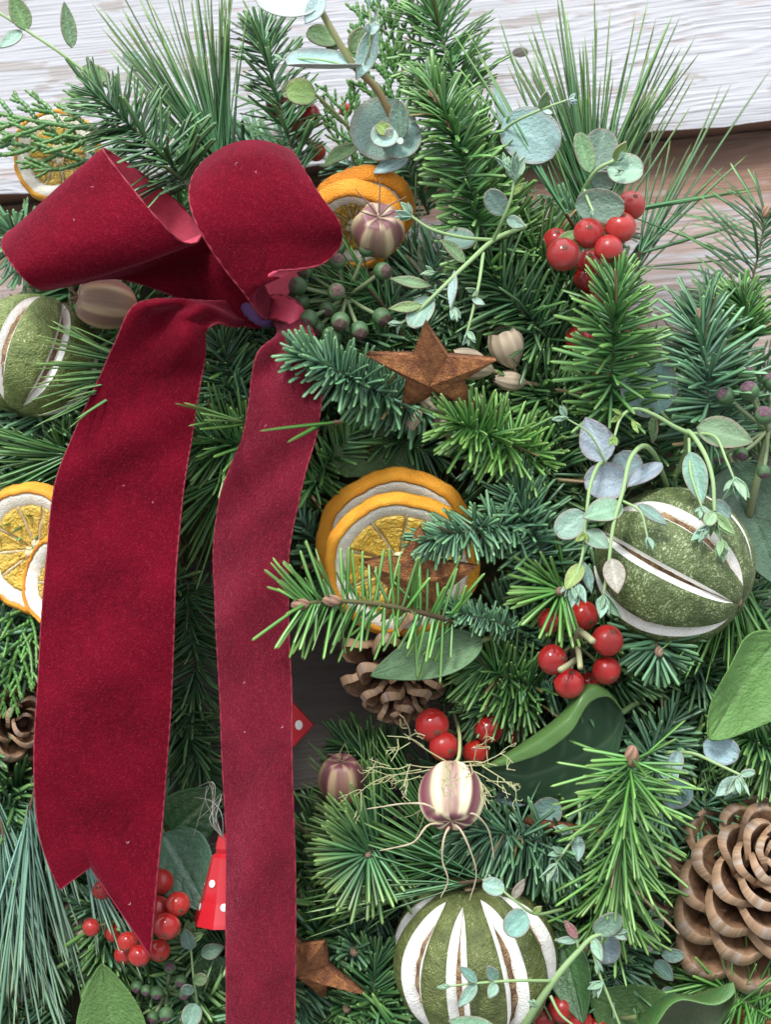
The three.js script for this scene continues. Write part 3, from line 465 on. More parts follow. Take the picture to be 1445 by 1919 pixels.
// five tip pixels in order round the star; the tilt follows from them
function star(label, tips, z, o = {}) {
  o = Object.assign({ relief: .26, inner: .44, sign: 1, sign2: 1, mat: rust }, o);
  const s = sc(z); let cx = 0, cy = 0; for (const t of tips) { cx += t[0] / 5; cy += t[1] / 5; }
  const a = [0, 0], b = [0, 0]; tips.forEach((t, k) => { const an = k * 72 * DEG, dx = t[0] - cx, dy = -(t[1] - cy); a[0] += dx * Math.cos(an) * .4; a[1] += dy * Math.cos(an) * .4; b[0] += dx * Math.sin(an) * .4; b[1] += dy * Math.sin(an) * .4; });
  const cc = b[0] ** 2 + b[1] ** 2 - a[0] ** 2 - a[1] ** 2, dd = -(a[0] * b[0] + a[1] * b[1]); let za = Math.sqrt((cc + Math.sqrt(cc * cc + 4 * dd * dd)) / 2) * o.sign, zb = Math.abs(za) > 1e-6 ? dd / za : Math.sqrt(Math.max(0, -cc)) * o.sign;
  const A = V3(a[0], a[1], za).multiplyScalar(s), B = V3(b[0], b[1], zb).multiplyScalar(s), c = P(cx, cy, z), N = V3().crossVectors(A, B).normalize(); if (N.z < 0) N.negate(); if (o.front) N.copy(V3(...o.front).normalize());
  const root = thing('rusty_star', label, 'metal star', c), gb = new GB(), r = A.length(), pt = (k, h = 0) => { const an = k * 36 * DEG, q = k % 2 ? o.inner : 1; return c.clone().addScaledVector(A, Math.cos(an) * q).addScaledVector(B, Math.sin(an) * q).addScaledVector(N, h); };
  const ap = c.clone().addScaledVector(N, r * o.relief), bk = c.clone().addScaledVector(N, r * .1);
  for (let k = 0; k < 10; k++) { // each half-arm is its own facet, bent a little at the rim
    const p0 = pt(k), p1 = pt(k + 1), sub = 6, g = [];
    for (let i = 0; i <= sub; i++) { g.push([]); for (let j = 0; j <= sub - i; j++) { const u = i / sub, v = j / sub, p = ap.clone().multiplyScalar(1 - u - v).addScaledVector(p0, u).addScaledVector(p1, v).addScaledVector(N, .0003 * n3(u * 9 + k, v * 9, 1)); const rel = p.clone().sub(c); g[i].push(gb.v(p, [1, 1, 1], rel.dot(A) / r, rel.dot(B) / r)); } }
    for (let i = 0; i < sub; i++) for (let j = 0; j < sub - i; j++) { gb.tri(g[i][j], g[i + 1][j], g[i][j + 1]); if (j < sub - i - 1) gb.tri(g[i + 1][j], g[i + 1][j + 1], g[i][j + 1]); }
  }
  part('face', gb, o.mat, root);
  const rb = new GB(), F = [], K = []; for (let k = 0; k < 10; k++) { F.push(rb.v(pt(k, .00005), [1, 1, 1], k * .01, 0)); K.push(rb.v(pt(k, -.0025).lerp(c, .02), [1, 1, 1], k * .01, .003)); } const cb = rb.v(bk, [1, 1, 1]); for (let k = 0; k < 10; k++) { const m = (k + 1) % 10; rb.quad(F[k], K[k], K[m], F[m]); rb.tri(K[k], cb, K[m]); } part('rim', rb, o.mat, root);
  return root;
}

// ---------------------------------------------------------------- pine cones
const coneT = tex(256, (u, v) => { const a = fbm(u, v, 8, 4, 3), b = fbm(u, v, 30, 2, 8), c = fbm(u, v, 60, 2, 5); return [.8 + .5 * (a - .5) + .3 * (b - .5) + .3 * (c - .5), .8 + .5 * (a - .5) + .3 * (b - .5) + .3 * (c - .5), .8 + .5 * (a - .5) + .3 * (b - .5) + .3 * (c - .5)]; }, true, [1 / .016, 1 / .016]);
const coneM = std({ map: coneT, bumpMap: coneT, bumpScale: .0005, roughness: .6 });
function scaleGeo(v0) { // a woody scale: narrow claw, broad cupped end with a thick rounded lip
  const gb = new GB(), rr = mulberry(v0), e = rr() * .1, k1 = .65 + rr() * .3;
  const W = (v) => lerp(.15, .46, sm(0, .6, v)) * (1 + e), yend = (u) => .60 + .40 * Math.pow(Math.max(0, 1 - Math.pow(Math.abs(u), 2.4)), .55);
  const lip = (u, v) => Math.max(sm(.80, .96, v), sm(.4, .7, v) * sm(.72, .97, Math.abs(u)));
  sheet(gb, (u, v) => { const l = lip(u, v), x = u * W(v), y = v * yend(u) + .012 * n3(u * 5, v0, 2) * v; return V3(x, y, k1 * x * x * v + .11 * y * y - .03 * l - .035 * Math.sin(Math.min(1, y) * Math.PI) + .01 * n3(u * 3, y * 5, v0)); }, 16, 16, (u, v) => .03 + .085 * lip(u, v) * (1 - .35 * Math.abs(u)), (u, v, sd) => {
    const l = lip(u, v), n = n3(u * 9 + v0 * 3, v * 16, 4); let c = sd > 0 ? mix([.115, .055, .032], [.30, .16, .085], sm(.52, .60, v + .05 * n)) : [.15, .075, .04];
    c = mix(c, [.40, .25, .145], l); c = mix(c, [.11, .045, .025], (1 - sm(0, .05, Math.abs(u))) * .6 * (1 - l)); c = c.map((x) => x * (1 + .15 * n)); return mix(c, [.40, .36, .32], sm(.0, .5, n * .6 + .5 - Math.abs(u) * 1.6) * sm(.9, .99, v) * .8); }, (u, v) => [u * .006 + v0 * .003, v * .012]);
  return gb.geo();
}
const scales = [scaleGeo(1), scaleGeo(2), scaleGeo(3)];
function cone(label, x, y, z, rpx, axis, o = {}) {
  o = Object.assign({ n: 28, len: 1.3, spin: 0, open0: 24, open1: 92, sz: 1.0, wide: .72, thick: 1.35 }, o);
  const c = P(x, y, z), r = rpx * sc(z), ax = axis.clone().normalize(), root = thing('pine_cone', label, 'pine cone', c), [N, B] = frame(ax, V3(0, 1, 0)), L = r * o.len;
  const cb = new GB(); tube(cb, [c.clone().addScaledVector(ax, -L * .5), c.clone(), c.clone().addScaledVector(ax, L * .42)], r * .3, r * .1, [.05, .025, .015], [.07, .035, .025], 10, 10); part('core', cb, M.bark, root);
  const r0 = rnd; rnd = mulberry(o.seed ?? 3);
  for (let k = 0; k < o.n; k++) {
    const t = k / (o.n - 1), a = (k * 137.508 + o.spin) * DEG, rad = N.clone().multiplyScalar(Math.cos(a)).addScaledVector(B, Math.sin(a)); // t 0 at the tip, 1 at the base
    const op = lerp(o.open0, o.open1, Math.pow(t, .75)) * DEG * R(.95, 1.05), d = ax.clone().multiplyScalar(Math.cos(op)).addScaledVector(rad, Math.sin(op)), h = L * (.30 - .72 * Math.pow(t, .9)), size = r * o.sz * lerp(.42, 1, Math.pow(t, .55));
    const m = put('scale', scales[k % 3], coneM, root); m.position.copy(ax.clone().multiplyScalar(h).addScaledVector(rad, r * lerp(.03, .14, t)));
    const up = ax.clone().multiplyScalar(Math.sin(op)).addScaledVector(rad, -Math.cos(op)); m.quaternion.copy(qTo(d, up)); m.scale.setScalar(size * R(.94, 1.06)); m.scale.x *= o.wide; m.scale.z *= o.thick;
  }
  rnd = r0; return root;
}

// ---------------------------------------------------------------- berries, pods
const redMs = [[1, 1, 1, .12], [1.12, 1.9, 1, .2], [.82, .8, .9, .1], [1.05, 1.2, 1, .3]].map(([r, g, b, q]) => phy({ vertexColors: true, color: new THREE.Color().setRGB(r, g, b), roughness: .34, clearcoat: .8, clearcoatRoughness: q, bumpMap: rindBump, bumpScale: .0004 }));
const berryGeo = (() => { const gb = new GB(); blob(gb, V3(0, 0, 0), 1, (th, ph) => { const k = .92 + .1 * n3(th * 3, Math.sin(ph) * 2, 2); return mix([.68 * k, .012, .010], [.42, .03, .014], 1 - sm(.1, .3, th)); }, 16, [1, .96, 1]); return gb.geo(); })();
const scarGeo = (() => { const gb = new GB(); for (let k = 0; k < 6; k++) { const a = k * 1.05; blob(gb, V3(Math.cos(a) * .10, .965, Math.sin(a) * .10), .07, [.10 + .05 * (k % 3), .055, .03], 5, [1.1, .45, 1.1]); } blob(gb, V3(0, .95, 0), .11, [.09, .05, .03], 6, [1, .5, 1]); return gb.geo(); })();
function berries(label, hub, list, o = {}) {
  const h = P(...hub), root = thing('berry_cluster', label, 'red berries', h, o.group), sb = new GB(), r0 = rnd; rnd = mulberry(Math.round(hub[0]));
  for (const [x, y, z, r, dx = 0, dy = .4] of list) {
    const p = P(x, y, z), rr = r * sc(z), m = put('berry', berryGeo, redMs[Math.floor(rnd() * 4)], root); m.position.copy(p).sub(h); m.scale.setScalar(rr); m.scale.y *= R(.95, 1.04); m.quaternion.copy(qTo(V3(dx + R(-.1, .1), dy + R(-.1, .1), .7), V3(0, 1, .2)));
    put('scar', scarGeo, M.bark, m);
    const e = p.clone().addScaledVector(p.clone().sub(h).normalize(), -rr * .8), mid = h.clone().lerp(e, .5).add(V3(0, 0, -.002)); tube(sb, [h, mid, e], .0008, .0006, [.12, .13, .05], [.16, .17, .06], 6, 6);
  }
  const b = h.clone().add(V3(R(-.01, .01), R(-.004, .004), -.03)); tube(sb, [b, h.clone().lerp(b, .5), h], .0014, .0011, BARK, [.12, .11, .05], 7, 7);
  part('stalks', sb, M.stem, root); rnd = r0; return root;
}
// ivy umbel: green round fruits with a dark cap on thin stalks
const umbFruit = (() => { const gb = new GB(); blob(gb, V3(0, 0, 0), 1, (th) => mix([.045, .10, .035], [.075, .155, .06], .5 + .5 * n3(th * 4, th, 1)), 12, [1, .98, 1]); return gb.geo(); })();
const umbCap = (cc) => { const gb = new GB(), rows = []; for (let j = 0; j <= 6; j++) { rows.push([]); for (let i = 0; i <= 18; i++) { const ph = i / 18 * 6.2832, th = j / 6 * .82 * (1 + .08 * Math.sin(ph * 5)), r = 1.02 + .03 * Math.cos(ph * 5) * (j / 6) - (j > 1 && j < 5 ? .03 : 0); rows[j].push(gb.v(V3(Math.sin(th) * Math.cos(ph) * r, Math.cos(th) * r + (j === 0 ? .1 : 0), Math.sin(th) * Math.sin(ph) * r), mix(cc, cc.map((x) => x * 1.7), clamp(.5 + .5 * Math.sin(ph * 5 + j))))); } } for (let j = 0; j < 6; j++) for (let i = 0; i < 18; i++) gb.quad(rows[j][i], rows[j][i + 1], rows[j + 1][i + 1], rows[j + 1][i]); return gb.geo(); };
const umbCaps = { brown: umbCap([.075, .042, .038]), plum: umbCap([.085, .042, .058]) };
function umbel(label, hub, list, o = {}) {
  const h = P(...hub), root = thing('ivy_fruit_cluster', label, 'ivy berries', h), sb = new GB(), fm = M.umb ??= std({ roughness: .55 });
  for (const [x, y, z, r, dx = 0, dy = -.5] of list) {
    const p = P(x, y, z), m = put('fruit', umbFruit, fm, root); m.position.copy(p).sub(h); m.scale.setScalar(r * sc(z)); m.quaternion.copy(qTo(V3(dx + R(-.15, .15), dy + R(-.15, .15), o.face ?? .55), V3(0, 1, .1)));
    put('cap', umbCaps[o.cap ?? 'brown'], M.bark, m); const mid = h.clone().lerp(p, .5).add(V3(0, -.0006, .001)); tube(sb, [h, mid, p], .0008, .0009, [.17, .21, .10], [.15, .21, .10], 6, 6);
  }
  const st = (o.stalk ?? [[hub[0] + 20, hub[1] - 40, hub[2] - 25]]).map((q) => P(...q)); tube(sb, [...st.slice().reverse(), h], .0018, .0014, [.15, .17, .08], [.17, .21, .10], 8, 10);
  part('stalks', sb, M.stem, root); return root;
}
// love-in-a-mist pod: balloon of fused carpels with stripes, beaks and thread-like bracts
function nigella(label, x, y, z, rpx, axis, o = {}) {
  o = Object.assign({ lobes: 6, tall: 1.12, horns: [], bracts: 0, cream: [.78, .69, .44], plum: [.19, .035, .075], stem: null, seed: 4, hornL: 50, spin: .4 }, o);
  const c = P(x, y, z), s = sc(z), r = rpx * s, root = thing('nigella_pod', label, 'seed pod', c, o.group), q = qTo(axis, V3(0, 0, 1)), gb = new GB(), rows = [], r0 = rnd; rnd = mulberry(o.seed);
  const A = 72, Bn = 26;
  for (let j = 0; j <= Bn; j++) { rows.push([]); for (let i = 0; i <= A; i++) {
    const th = j / Bn * Math.PI, ph = i / A * 2 * Math.PI + o.spin, lob = Math.cos(ph * o.lobes), sn = Math.pow(Math.max(0, Math.sin(th)), .8), top = sm(.7, .0, th), k = r * (1 + .055 * lob * sn - .035 * (1 - Math.abs(lob)) * sn);
    const yy = Math.cos(th) * o.tall * (1 - .22 * top) - (j === 0 ? .02 : 0);
    const st = sm(.35, .75, Math.abs(Math.sin(ph * o.lobes * .5 + .25))), ribs = Math.abs(Math.cos(ph * o.lobes * .5));
    let col = mix(o.cream, o.plum, st * sm(.05, .3, sn) * (.8 + .2 * Math.sin(ph * 3 + 1)) * .97); col = mix(col, o.cream.map((v) => v * 1.15), sm(.97, 1, ribs) * .6); const crown = 1 - sm(.55, .78, th), rb = sm(.86, .97, Math.abs(Math.cos((ph - .2) * o.lobes * .5))); col = mix(col, o.plum, crown * (1 - rb) * .95); col = mix(col, o.cream, crown * rb * .8); const gr = 1 + .1 * n3(ph * 20, th * 3, 1); col = col.map((v) => v * gr);
    rows[j].push(gb.v(V3(Math.cos(ph) * sn * k, yy * r, Math.sin(ph) * sn * k).applyQuaternion(q).add(c), col, ph * r, th * r));
  } }
  for (let j = 0; j < Bn; j++) for (let i = 0; i < A; i++) gb.quad(rows[j][i], rows[j][i + 1], rows[j + 1][i + 1], rows[j + 1][i]);
  part('pod', gb, M.pod ??= std({ roughness: .5 }), root);
  const ax = axis.clone().normalize(), tip = c.clone().addScaledVector(ax, r * o.tall * .8);
  for (const h of o.horns) { const hb = new GB(), w = h.length; const e = h.map((p) => P(p[0], p[1], p[2] ?? z)); tube(hb, [tip.clone().lerp(e[0], .35), ...e], 2.6 * s, 1.1 * s, [.50, .42, .28], [.42, .35, .24], 6, 14, (t) => 1 + .2 * Math.sin(t * 23)); part('beak', hb, M.stem, root); }
  for (let k = 0; k < (o.horns.length ? 0 : 6); k++) { const hb = new GB(), a = k / 6 * 6.283 + o.spin, d = V3(Math.cos(a), .9, Math.sin(a)).applyQuaternion(q).normalize(), e = tip.clone().addScaledVector(d, o.hornL * s); tube(hb, [tip.clone().addScaledVector(d, r * .15), tip.clone().lerp(e, .5).add(V3(R(-2, 2) * s, R(-2, 2) * s, 2 * s)), e.add(V3(R(-12, 12) * s, R(-12, 12) * s, 0))], 2.2 * s, .8 * s, [.24, .15, .10], [.16, .11, .07], 5, 8); part('beak', hb, M.stem, root); }
  const foot = c.clone().addScaledVector(ax, -r * o.tall);
  if (o.bracts) { const bb = new GB(); const thread = (p, d, L, dep) => { const e = p.clone().addScaledVector(d, L).add(V3(0, R(-.003, .001), R(-.001, .002))), m = p.clone().lerp(e, .5).add(V3(R(-.0015, .0015), R(-.0015, .0015), R(0, .001))); tube(bb, [p, m, e], (.95 - dep * .2) * s * 2, .6 * s * 1.1, [.36, .38, .17], [.46, .44, .25], 5, 6); if (dep < 3) for (let z2 = 0; z2 < 2; z2++) { const pp = p.clone().lerp(e, R(.35, .95)); thread(pp, d.clone().add(V3(R(-.8, .8), R(-.8, .8), R(-.3, .6))).normalize(), L * R(.45, .75), dep + 1); } };
    for (let k = 0; k < o.bracts; k++) { const a = k / o.bracts * 6.283 + .3, d = V3(Math.cos(a), R(-.25, .45), Math.sin(a) * .8).applyQuaternion(q).normalize(); thread(foot.clone(), d, (o.bl ?? 62) * s * R(.8, 1.2), 0); } part('bracts', bb, M.stem, root, root, true); }
  if (o.stem) { const sb = new GB(); tube(sb, [foot, ...o.stem.map((p) => P(...p))], 4 * s, 3.4 * s, [.40, .42, .20], [.3, .32, .14], 7, 10); part('stem', sb, M.stem, root); }
  rnd = r0; return root;
}
// papery beige capsule with a toothed open mouth
function capsule(label, x, y, z, wpx, hpx, axis, o = {}) {
  const c = P(x, y, z), s = sc(z), root = thing('papery_capsule', label, 'seed capsule', c, 'papery seed capsules by the stars'), q = qTo(axis, V3(0, 0, 1)), gb = new GB(), rows = [], A = 40, Bn = 18, mouth = o.mouth ?? .2;
  for (let j = 0; j <= Bn; j++) { rows.push([]); for (let i = 0; i <= A; i++) { const t = j / Bn, ph = i / A * 6.2832; let y0 = lerp(-.5, .5, t), w = Math.pow(Math.sin(Math.PI * clamp(t * (1 - mouth) + .02, 0, .999)), .75) * .5; w *= 1 + .04 * Math.cos(ph * 10); if (j === Bn) y0 += .05 * Math.abs(Math.sin(ph * 3)); const k = .8 + .25 * Math.pow(.5 + .5 * Math.cos(ph * 10), 2) + .12 * n3(ph * 5, t * 7, x); rows[j].push(gb.v(V3(Math.cos(ph) * w * wpx * s, y0 * hpx * s, Math.sin(ph) * w * wpx * s).applyQuaternion(q).add(c), [.50 * k, .40 * k, .28 * k])); } }
  for (let j = 0; j < Bn; j++) for (let i = 0; i < A; i++) gb.quad(rows[j][i], rows[j][i + 1], rows[j + 1][i + 1], rows[j + 1][i]);
  part('husk', gb, M.husk ??= std({ roughness: .75 }), root);
  const f = V3(0, -.48 * hpx * s, 0).applyQuaternion(q).add(c), sb = new GB(); tube(sb, [f, f.clone().addScaledVector(axis.clone().normalize(), -.008).add(V3(0, 0, -.003)), f.clone().addScaledVector(axis.clone().normalize(), -.016).add(V3(0, 0, -.02))], .0009, .0007, [.38, .28, .18], [.3, .22, .12], 6, 8); part('stem', sb, M.stem, root);
  return root;
}

// ================================================================ placing things: fruit, stars, cones, pods
lime('speckled green dried lime with white slits under hanging eucalyptus', 1262, 1062, 8, 150, V3(.80, -.46, .38), 12, { n: 8, ratio: 1.0, open: 7 });
lime('upright green dried lime with wide white slits below the striped seed pod', 890, 1796, 8, 157, V3(-.10, .96, .26), -14, { n: 9, ratio: .98, open: 11, lip: .3, mat: ML.skin2 });
lime('pale green dried lime half hidden by pine needles beside the bow', 62, 668, 2, 122, V3(.30, .93, -.20), 35, { n: 7, open: 9, mat: ML.skin3 });

orange('hindmost orange slice with thick cream pith of the pair holding a rusty star', 745, 1026, 2, 153, V3(.04, -.28, .95), { seed: 3, bev: .0042, T: .0052, warp: .003 });
orange('front orange slice with torn flesh and a rusty star against it', 750, 1066, 14, 147, V3(.0, -.32, .94), { seed: 8, c: [.95, .45, .035], bev: .0036, T: .0050, dish: .007, warp: .0032, n: 9 });
orange('dried orange slice behind another one beside the right bow loop', 684, 404, 2, 100, V3(.12, -.66, .72), { seed: 5, c: [.92, .32, .015] });
orange('thick dried orange slice touching the right bow loop above a seed pod', 662, 428, 12, 97, V3(-.02, -.66, .72), { seed: 12, c: [.94, .36, .02] });
orange('round yellow orange slice behind the cypress spray and left bow loop', 104, 290, -22, 88, V3(-.15, .05, .95), { seed: 15, T: .0035, bev: .0012, c: [.92, .45, .04] });
orange('large pale orange slice half covered by the forked ribbon tail', 62, 1032, 16, 128, V3(-.30, -.12, .92), { seed: 21, bev: .003, c: [.95, .42, .04] });
orange('smaller orange slice leaning on a larger one under the ribbon edge', 112, 1094, 26, 92, V3(-.42, -.05, .88), { seed: 25, bev: .0018, c: [.93, .36, .025] });
orange('orange slice peeping out under the drooping pine needles', -2, 1908, -4, 46, V3(.1, .3, .9), { seed: 28 });

star('rusty five-pointed metal star beside beige papery capsules', [[790, 615], [683, 666], [757, 764], [893, 768], [932, 686]], 44, { sign: 1 });
star('rusty metal star tucked behind the torn orange slice', [[788, 985], [672, 1050], [712, 1170], [850, 1176], [892, 1062]], 32, { relief: .14, inner: .5 });
star('rusty metal star half covered by the long ribbon tail', [[622, 1733], [486, 1716], [500, 1822], [610, 1884], [670, 1862]], 12, { relief: .3 });
star('thin rusty star seen edge-on above a dark fir brush', [[975, 1548], [1020, 1560], [1090, 1562], [1138, 1573], [1050, 1520]], 10, { relief: .2 });
star('rusty star tip showing below the curled ivy leaf', [[1382, 1858], [1330, 1905], [1350, 1985], [1430, 1985], [1450, 1905]], 2, {});

cone('large open brown pine cone with grey-edged scales', 1416, 1640, -2, 176, V3(.16, .50, .85), { n: 50, spin: 20, open0: 22, open1: 92 });
cone('small pine cone pointing down beneath a pale green leaf', 748, 1272, -6, 112, V3(.02, -.72, .62), { n: 24, spin: 60, seed: 5, sz: .95, wide: .62, thick: 1.9, open1: 100 });
cone('dim brown pine cone tucked beside the forked ribbon tail', 24, 1352, -6, 98, V3(.5, .1, .8), { n: 22, seed: 7, wide: .8, thick: 1.6 });

nigella('cream and purple striped seed pod with long pale beaks above a lime', 846, 1492, 32, 59, V3(-.02, -.80, .55), { bracts: 11, seed: 6, tall: 1.1,
  horns: [[[803, 1546, 40], [776, 1578, 40], [742, 1588, 38], [712, 1594, 36]], [[833, 1568, 44], [829, 1612, 42], [840, 1650, 40], [826, 1682, 38]], [[864, 1556, 44], [884, 1600, 42], [893, 1640, 38], [880, 1688, 34]], [[884, 1524, 42], [912, 1548, 38], [922, 1580, 34], [926, 1610, 32]], [[800, 1508, 44], [758, 1506, 40], [715, 1512, 36], [688, 1516, 34]]], stem: [[858, 1424, 26], [862, 1386, 20], [850, 1330, -10]], bl: 112 });
nigella('brown-tipped striped seed pod nestled against an orange slice', 708, 432, 24, 48, V3(.05, .42, .88), { seed: 9, hornL: 62, cream: [.46, .36, .22], plum: [.17, .06, .07], bracts: 0 });
nigella('papery beige seed pod lying under the left bow loop', 196, 568, 14, 46, V3(-.92, .12, .34), { seed: 12, hornL: 42, cream: [.46, .34, .20], plum: [.30, .17, .14], tall: 1.3 });
nigella('dull brown seed pod in the hollow above the pine tuft', 640, 1462, 0, 42, V3(0, .86, .42), { seed: 15, hornL: 28, cream: [.40, .28, .16], plum: [.17, .05, .07], tall: 1.25 });
nigella('pale striped seed pod behind drooping pine needles, next to red berries', 142, 1732, -6, 44, V3(-.3, -.6, .6), { seed: 18, hornL: 30, cream: [.5, .42, .3] });
nigella('whitish seed pod low among the drooping pine needles', 22, 1838, -4, 40, V3(.2, -.5, .8), { seed: 22, hornL: 30, cream: [.52, .48, .36], plum: [.3, .2, .18] });
capsule('beige papery capsule poking out behind the rusty star arm', 886, 684, 14, 56, 86, V3(-1, .25, .35));
capsule('upright beige papery capsule with a toothed mouth', 952, 655, 10, 66, 76, V3(-.35, .9, .35), { mouth: .26 });
capsule('slim ribbed beige capsule below the upright one', 958, 714, 8, 38, 62, V3(-1, .1, .25), { mouth: .1 });
capsule('shrivelled brown capsule hanging under the rusty star', 777, 784, 16, 28, 56, V3(-.4, -.85, .3), { mouth: .1 });
capsule('veined beige capsule under the rusty star', 814, 758, 14, 42, 60, V3(-.8, .45, .35), { mouth: .1 });
capsule('round beige capsule behind the fir tip under the star', 834, 790, 8, 50, 52, V3(-.2, .8, .4), { mouth: .1 });

berries('five glossy red berries under a grey-green eucalyptus leaf', [1125, 430, 2], [[1183, 385, 20, 28, .1, .5], [1163, 426, 28, 30, .15, .6], [1104, 437, 28, 29, 0, .2], [1141, 467, 32, 27, 0, -.9], [1056, 477, 30, 32, -.1, .2], [1042, 452, 6, 25], [1106, 492, 6, 25]]);
berries('ring of glossy red berries round a pruned twig beside a lime', [1082, 1208, 14], [[1031, 1163, 22, 24, .5, -.3], [1094, 1154, 16, 29, .3, -.4], [1139, 1200, 28, 30, .3, .6], [1036, 1236, 28, 29, .6, .2], [1067, 1281, 28, 29, .2, .9], [1137, 1256, 24, 27, .4, -.6], [1104, 1282, 10, 23, 0, .5]]);
berries('red berries behind the thread-like bracts of the striped pod', [868, 1380, 2], [[810, 1359, 16, 32, .2, -.3], [832, 1399, 18, 28, .4, -.2], [916, 1366, 10, 28, .2, .7], [961, 1370, 4, 23, .3, .2], [892, 1410, 8, 25, .1, -.5]]);
berries('red berries hanging behind the forked ribbon tip', [258, 1720, 10], [[302, 1652, 12, 24, -.6, .2], [293, 1704, 18, 26, -.3, .2], [333, 1694, 22, 23, .3, -.2], [312, 1736, 26, 26, 0, -.4], [239, 1765, 24, 20, 0, -.6], [261, 1791, 28, 21, .2, -.6], [231, 1789, 16, 18, 0, -.4], [170, 1738, 22, 17, -.5, 0], [190, 1668, 18, 18, -.3, .5], [212, 1748, 14, 17], [298, 1781, 18, 21, .2, -.5], [206, 1690, 10, 19]]);
berries('red berries at the foot of the wreath under eucalyptus stems', [1060, 1930, 0], [[1055, 1890, 10, 27, .2, -.3], [1016, 1908, 8, 25], [1086, 1914, 12, 25, .1, -.2], [1120, 1926, 8, 24]]);
berries('red berries half hidden behind an upright fir sprig', [1130, 590, -8], [[1086, 636, 4, 27], [1186, 628, 2, 24], [1150, 590, -4, 24], [1100, 522, 4, 25], [1112, 560, 0, 23], [1128, 700, -4, 22]]);
berries('dim red berries behind the fir above the bow', [560, 250, -30], [[523, 196, -24, 26], [578, 214, -24, 22], [562, 240, -26, 24], [648, 206, -32, 13], [592, 284, -22, 19]]);
umbel('cluster of green ivy berries with brown caps beside the bow', [648, 556, 16], [[588, 487, 24, 16, -.3, -.4], [572, 507, 26, 16, -.4, -.3], [558, 536, 28, 18, -.9, .1], [565, 566, 22, 16, -.6, -.3], [630, 547, 36, 17, .1, .1], [579, 598, 32, 18, -.3, -.8], [594, 616, 26, 16, -.2, -.7], [621, 629, 34, 18, .0, -.8], [638, 602, 38, 18, .1, -.4], [673, 619, 34, 18, .2, -.5], [715, 594, 28, 18, .5, -.5], [717, 508, 28, 17, .4, -.1], [631, 465, 24, 16, 0, .4], [632, 490, 26, 16, 0, .2], [686, 468, 26, 14, .2, .3], [612, 580, 24, 15, 0, -.4]], { stalk: [[690, 520, -4], [740, 500, -30]] });
umbel('ivy berries with plum-brown caps beside the hanging eucalyptus', [1440, 806, 14], [[1400, 704, 14, 17, -.3, .9], [1405, 733, 22, 19, -.3, .7], [1361, 742, 20, 17, -.8, .5], [1433, 779, 30, 18, -.1, .4], [1432, 884, 22, 13, 0, -.9], [1390, 850, 16, 13, -.2, -.6], [1346, 856, 6, 13], [1448, 716, 18, 18, 0, .8]], { cap: 'plum', stalk: [[1425, 880, 10], [1412, 930, 6], [1404, 968, 0]] });
umbel('small dim ivy berry cluster under the red bell', [312, 1856, 0], [[256, 1849, 8, 12], [274, 1856, 10, 11], [294, 1860, 12, 13], [318, 1815, 8, 12, 0, .6], [338, 1838, 10, 12], [344, 1862, 8, 12], [311, 1900, 14, 14, 0, -.7], [286, 1906, 8, 12]], { cap: 'plum' });
{ // pruned twig in the ring of berries
  const root = thing('pruned_twig', 'pale cut twig stub among red berries', 'twig', P(1082, 1215, 20)), gb = new GB(), c0 = [.14, .13, .07], c1 = [.34, .34, .18];
  tube(gb, [P(1078, 1240, 14), P(1080, 1205, 26), P(1088, 1180, 32)], .0019, .0016, BARK, c0, 8, 10, (t) => 1 + .2 * Math.sin(t * 30)); tube(gb, [P(1088, 1184, 30), P(1100, 1192, 40), P(1112, 1202, 46)], .0014, .0013, c0, c1, 8, 6); tube(gb, [P(1082, 1212, 26), P(1086, 1230, 34), P(1088, 1252, 40)], .0012, .0011, c0, c1, 8, 6); tube(gb, [P(1080, 1236, 26), P(1066, 1246, 36), P(1050, 1256, 42)], .0012, .0012, c0, c1, 8, 6); tube(gb, [P(1082, 1190, 24), P(1068, 1176, 28), P(1060, 1160, 28)], .0012, .0010, c0, c1, 8, 6);
  part('stub', gb, M.bark, root);
}
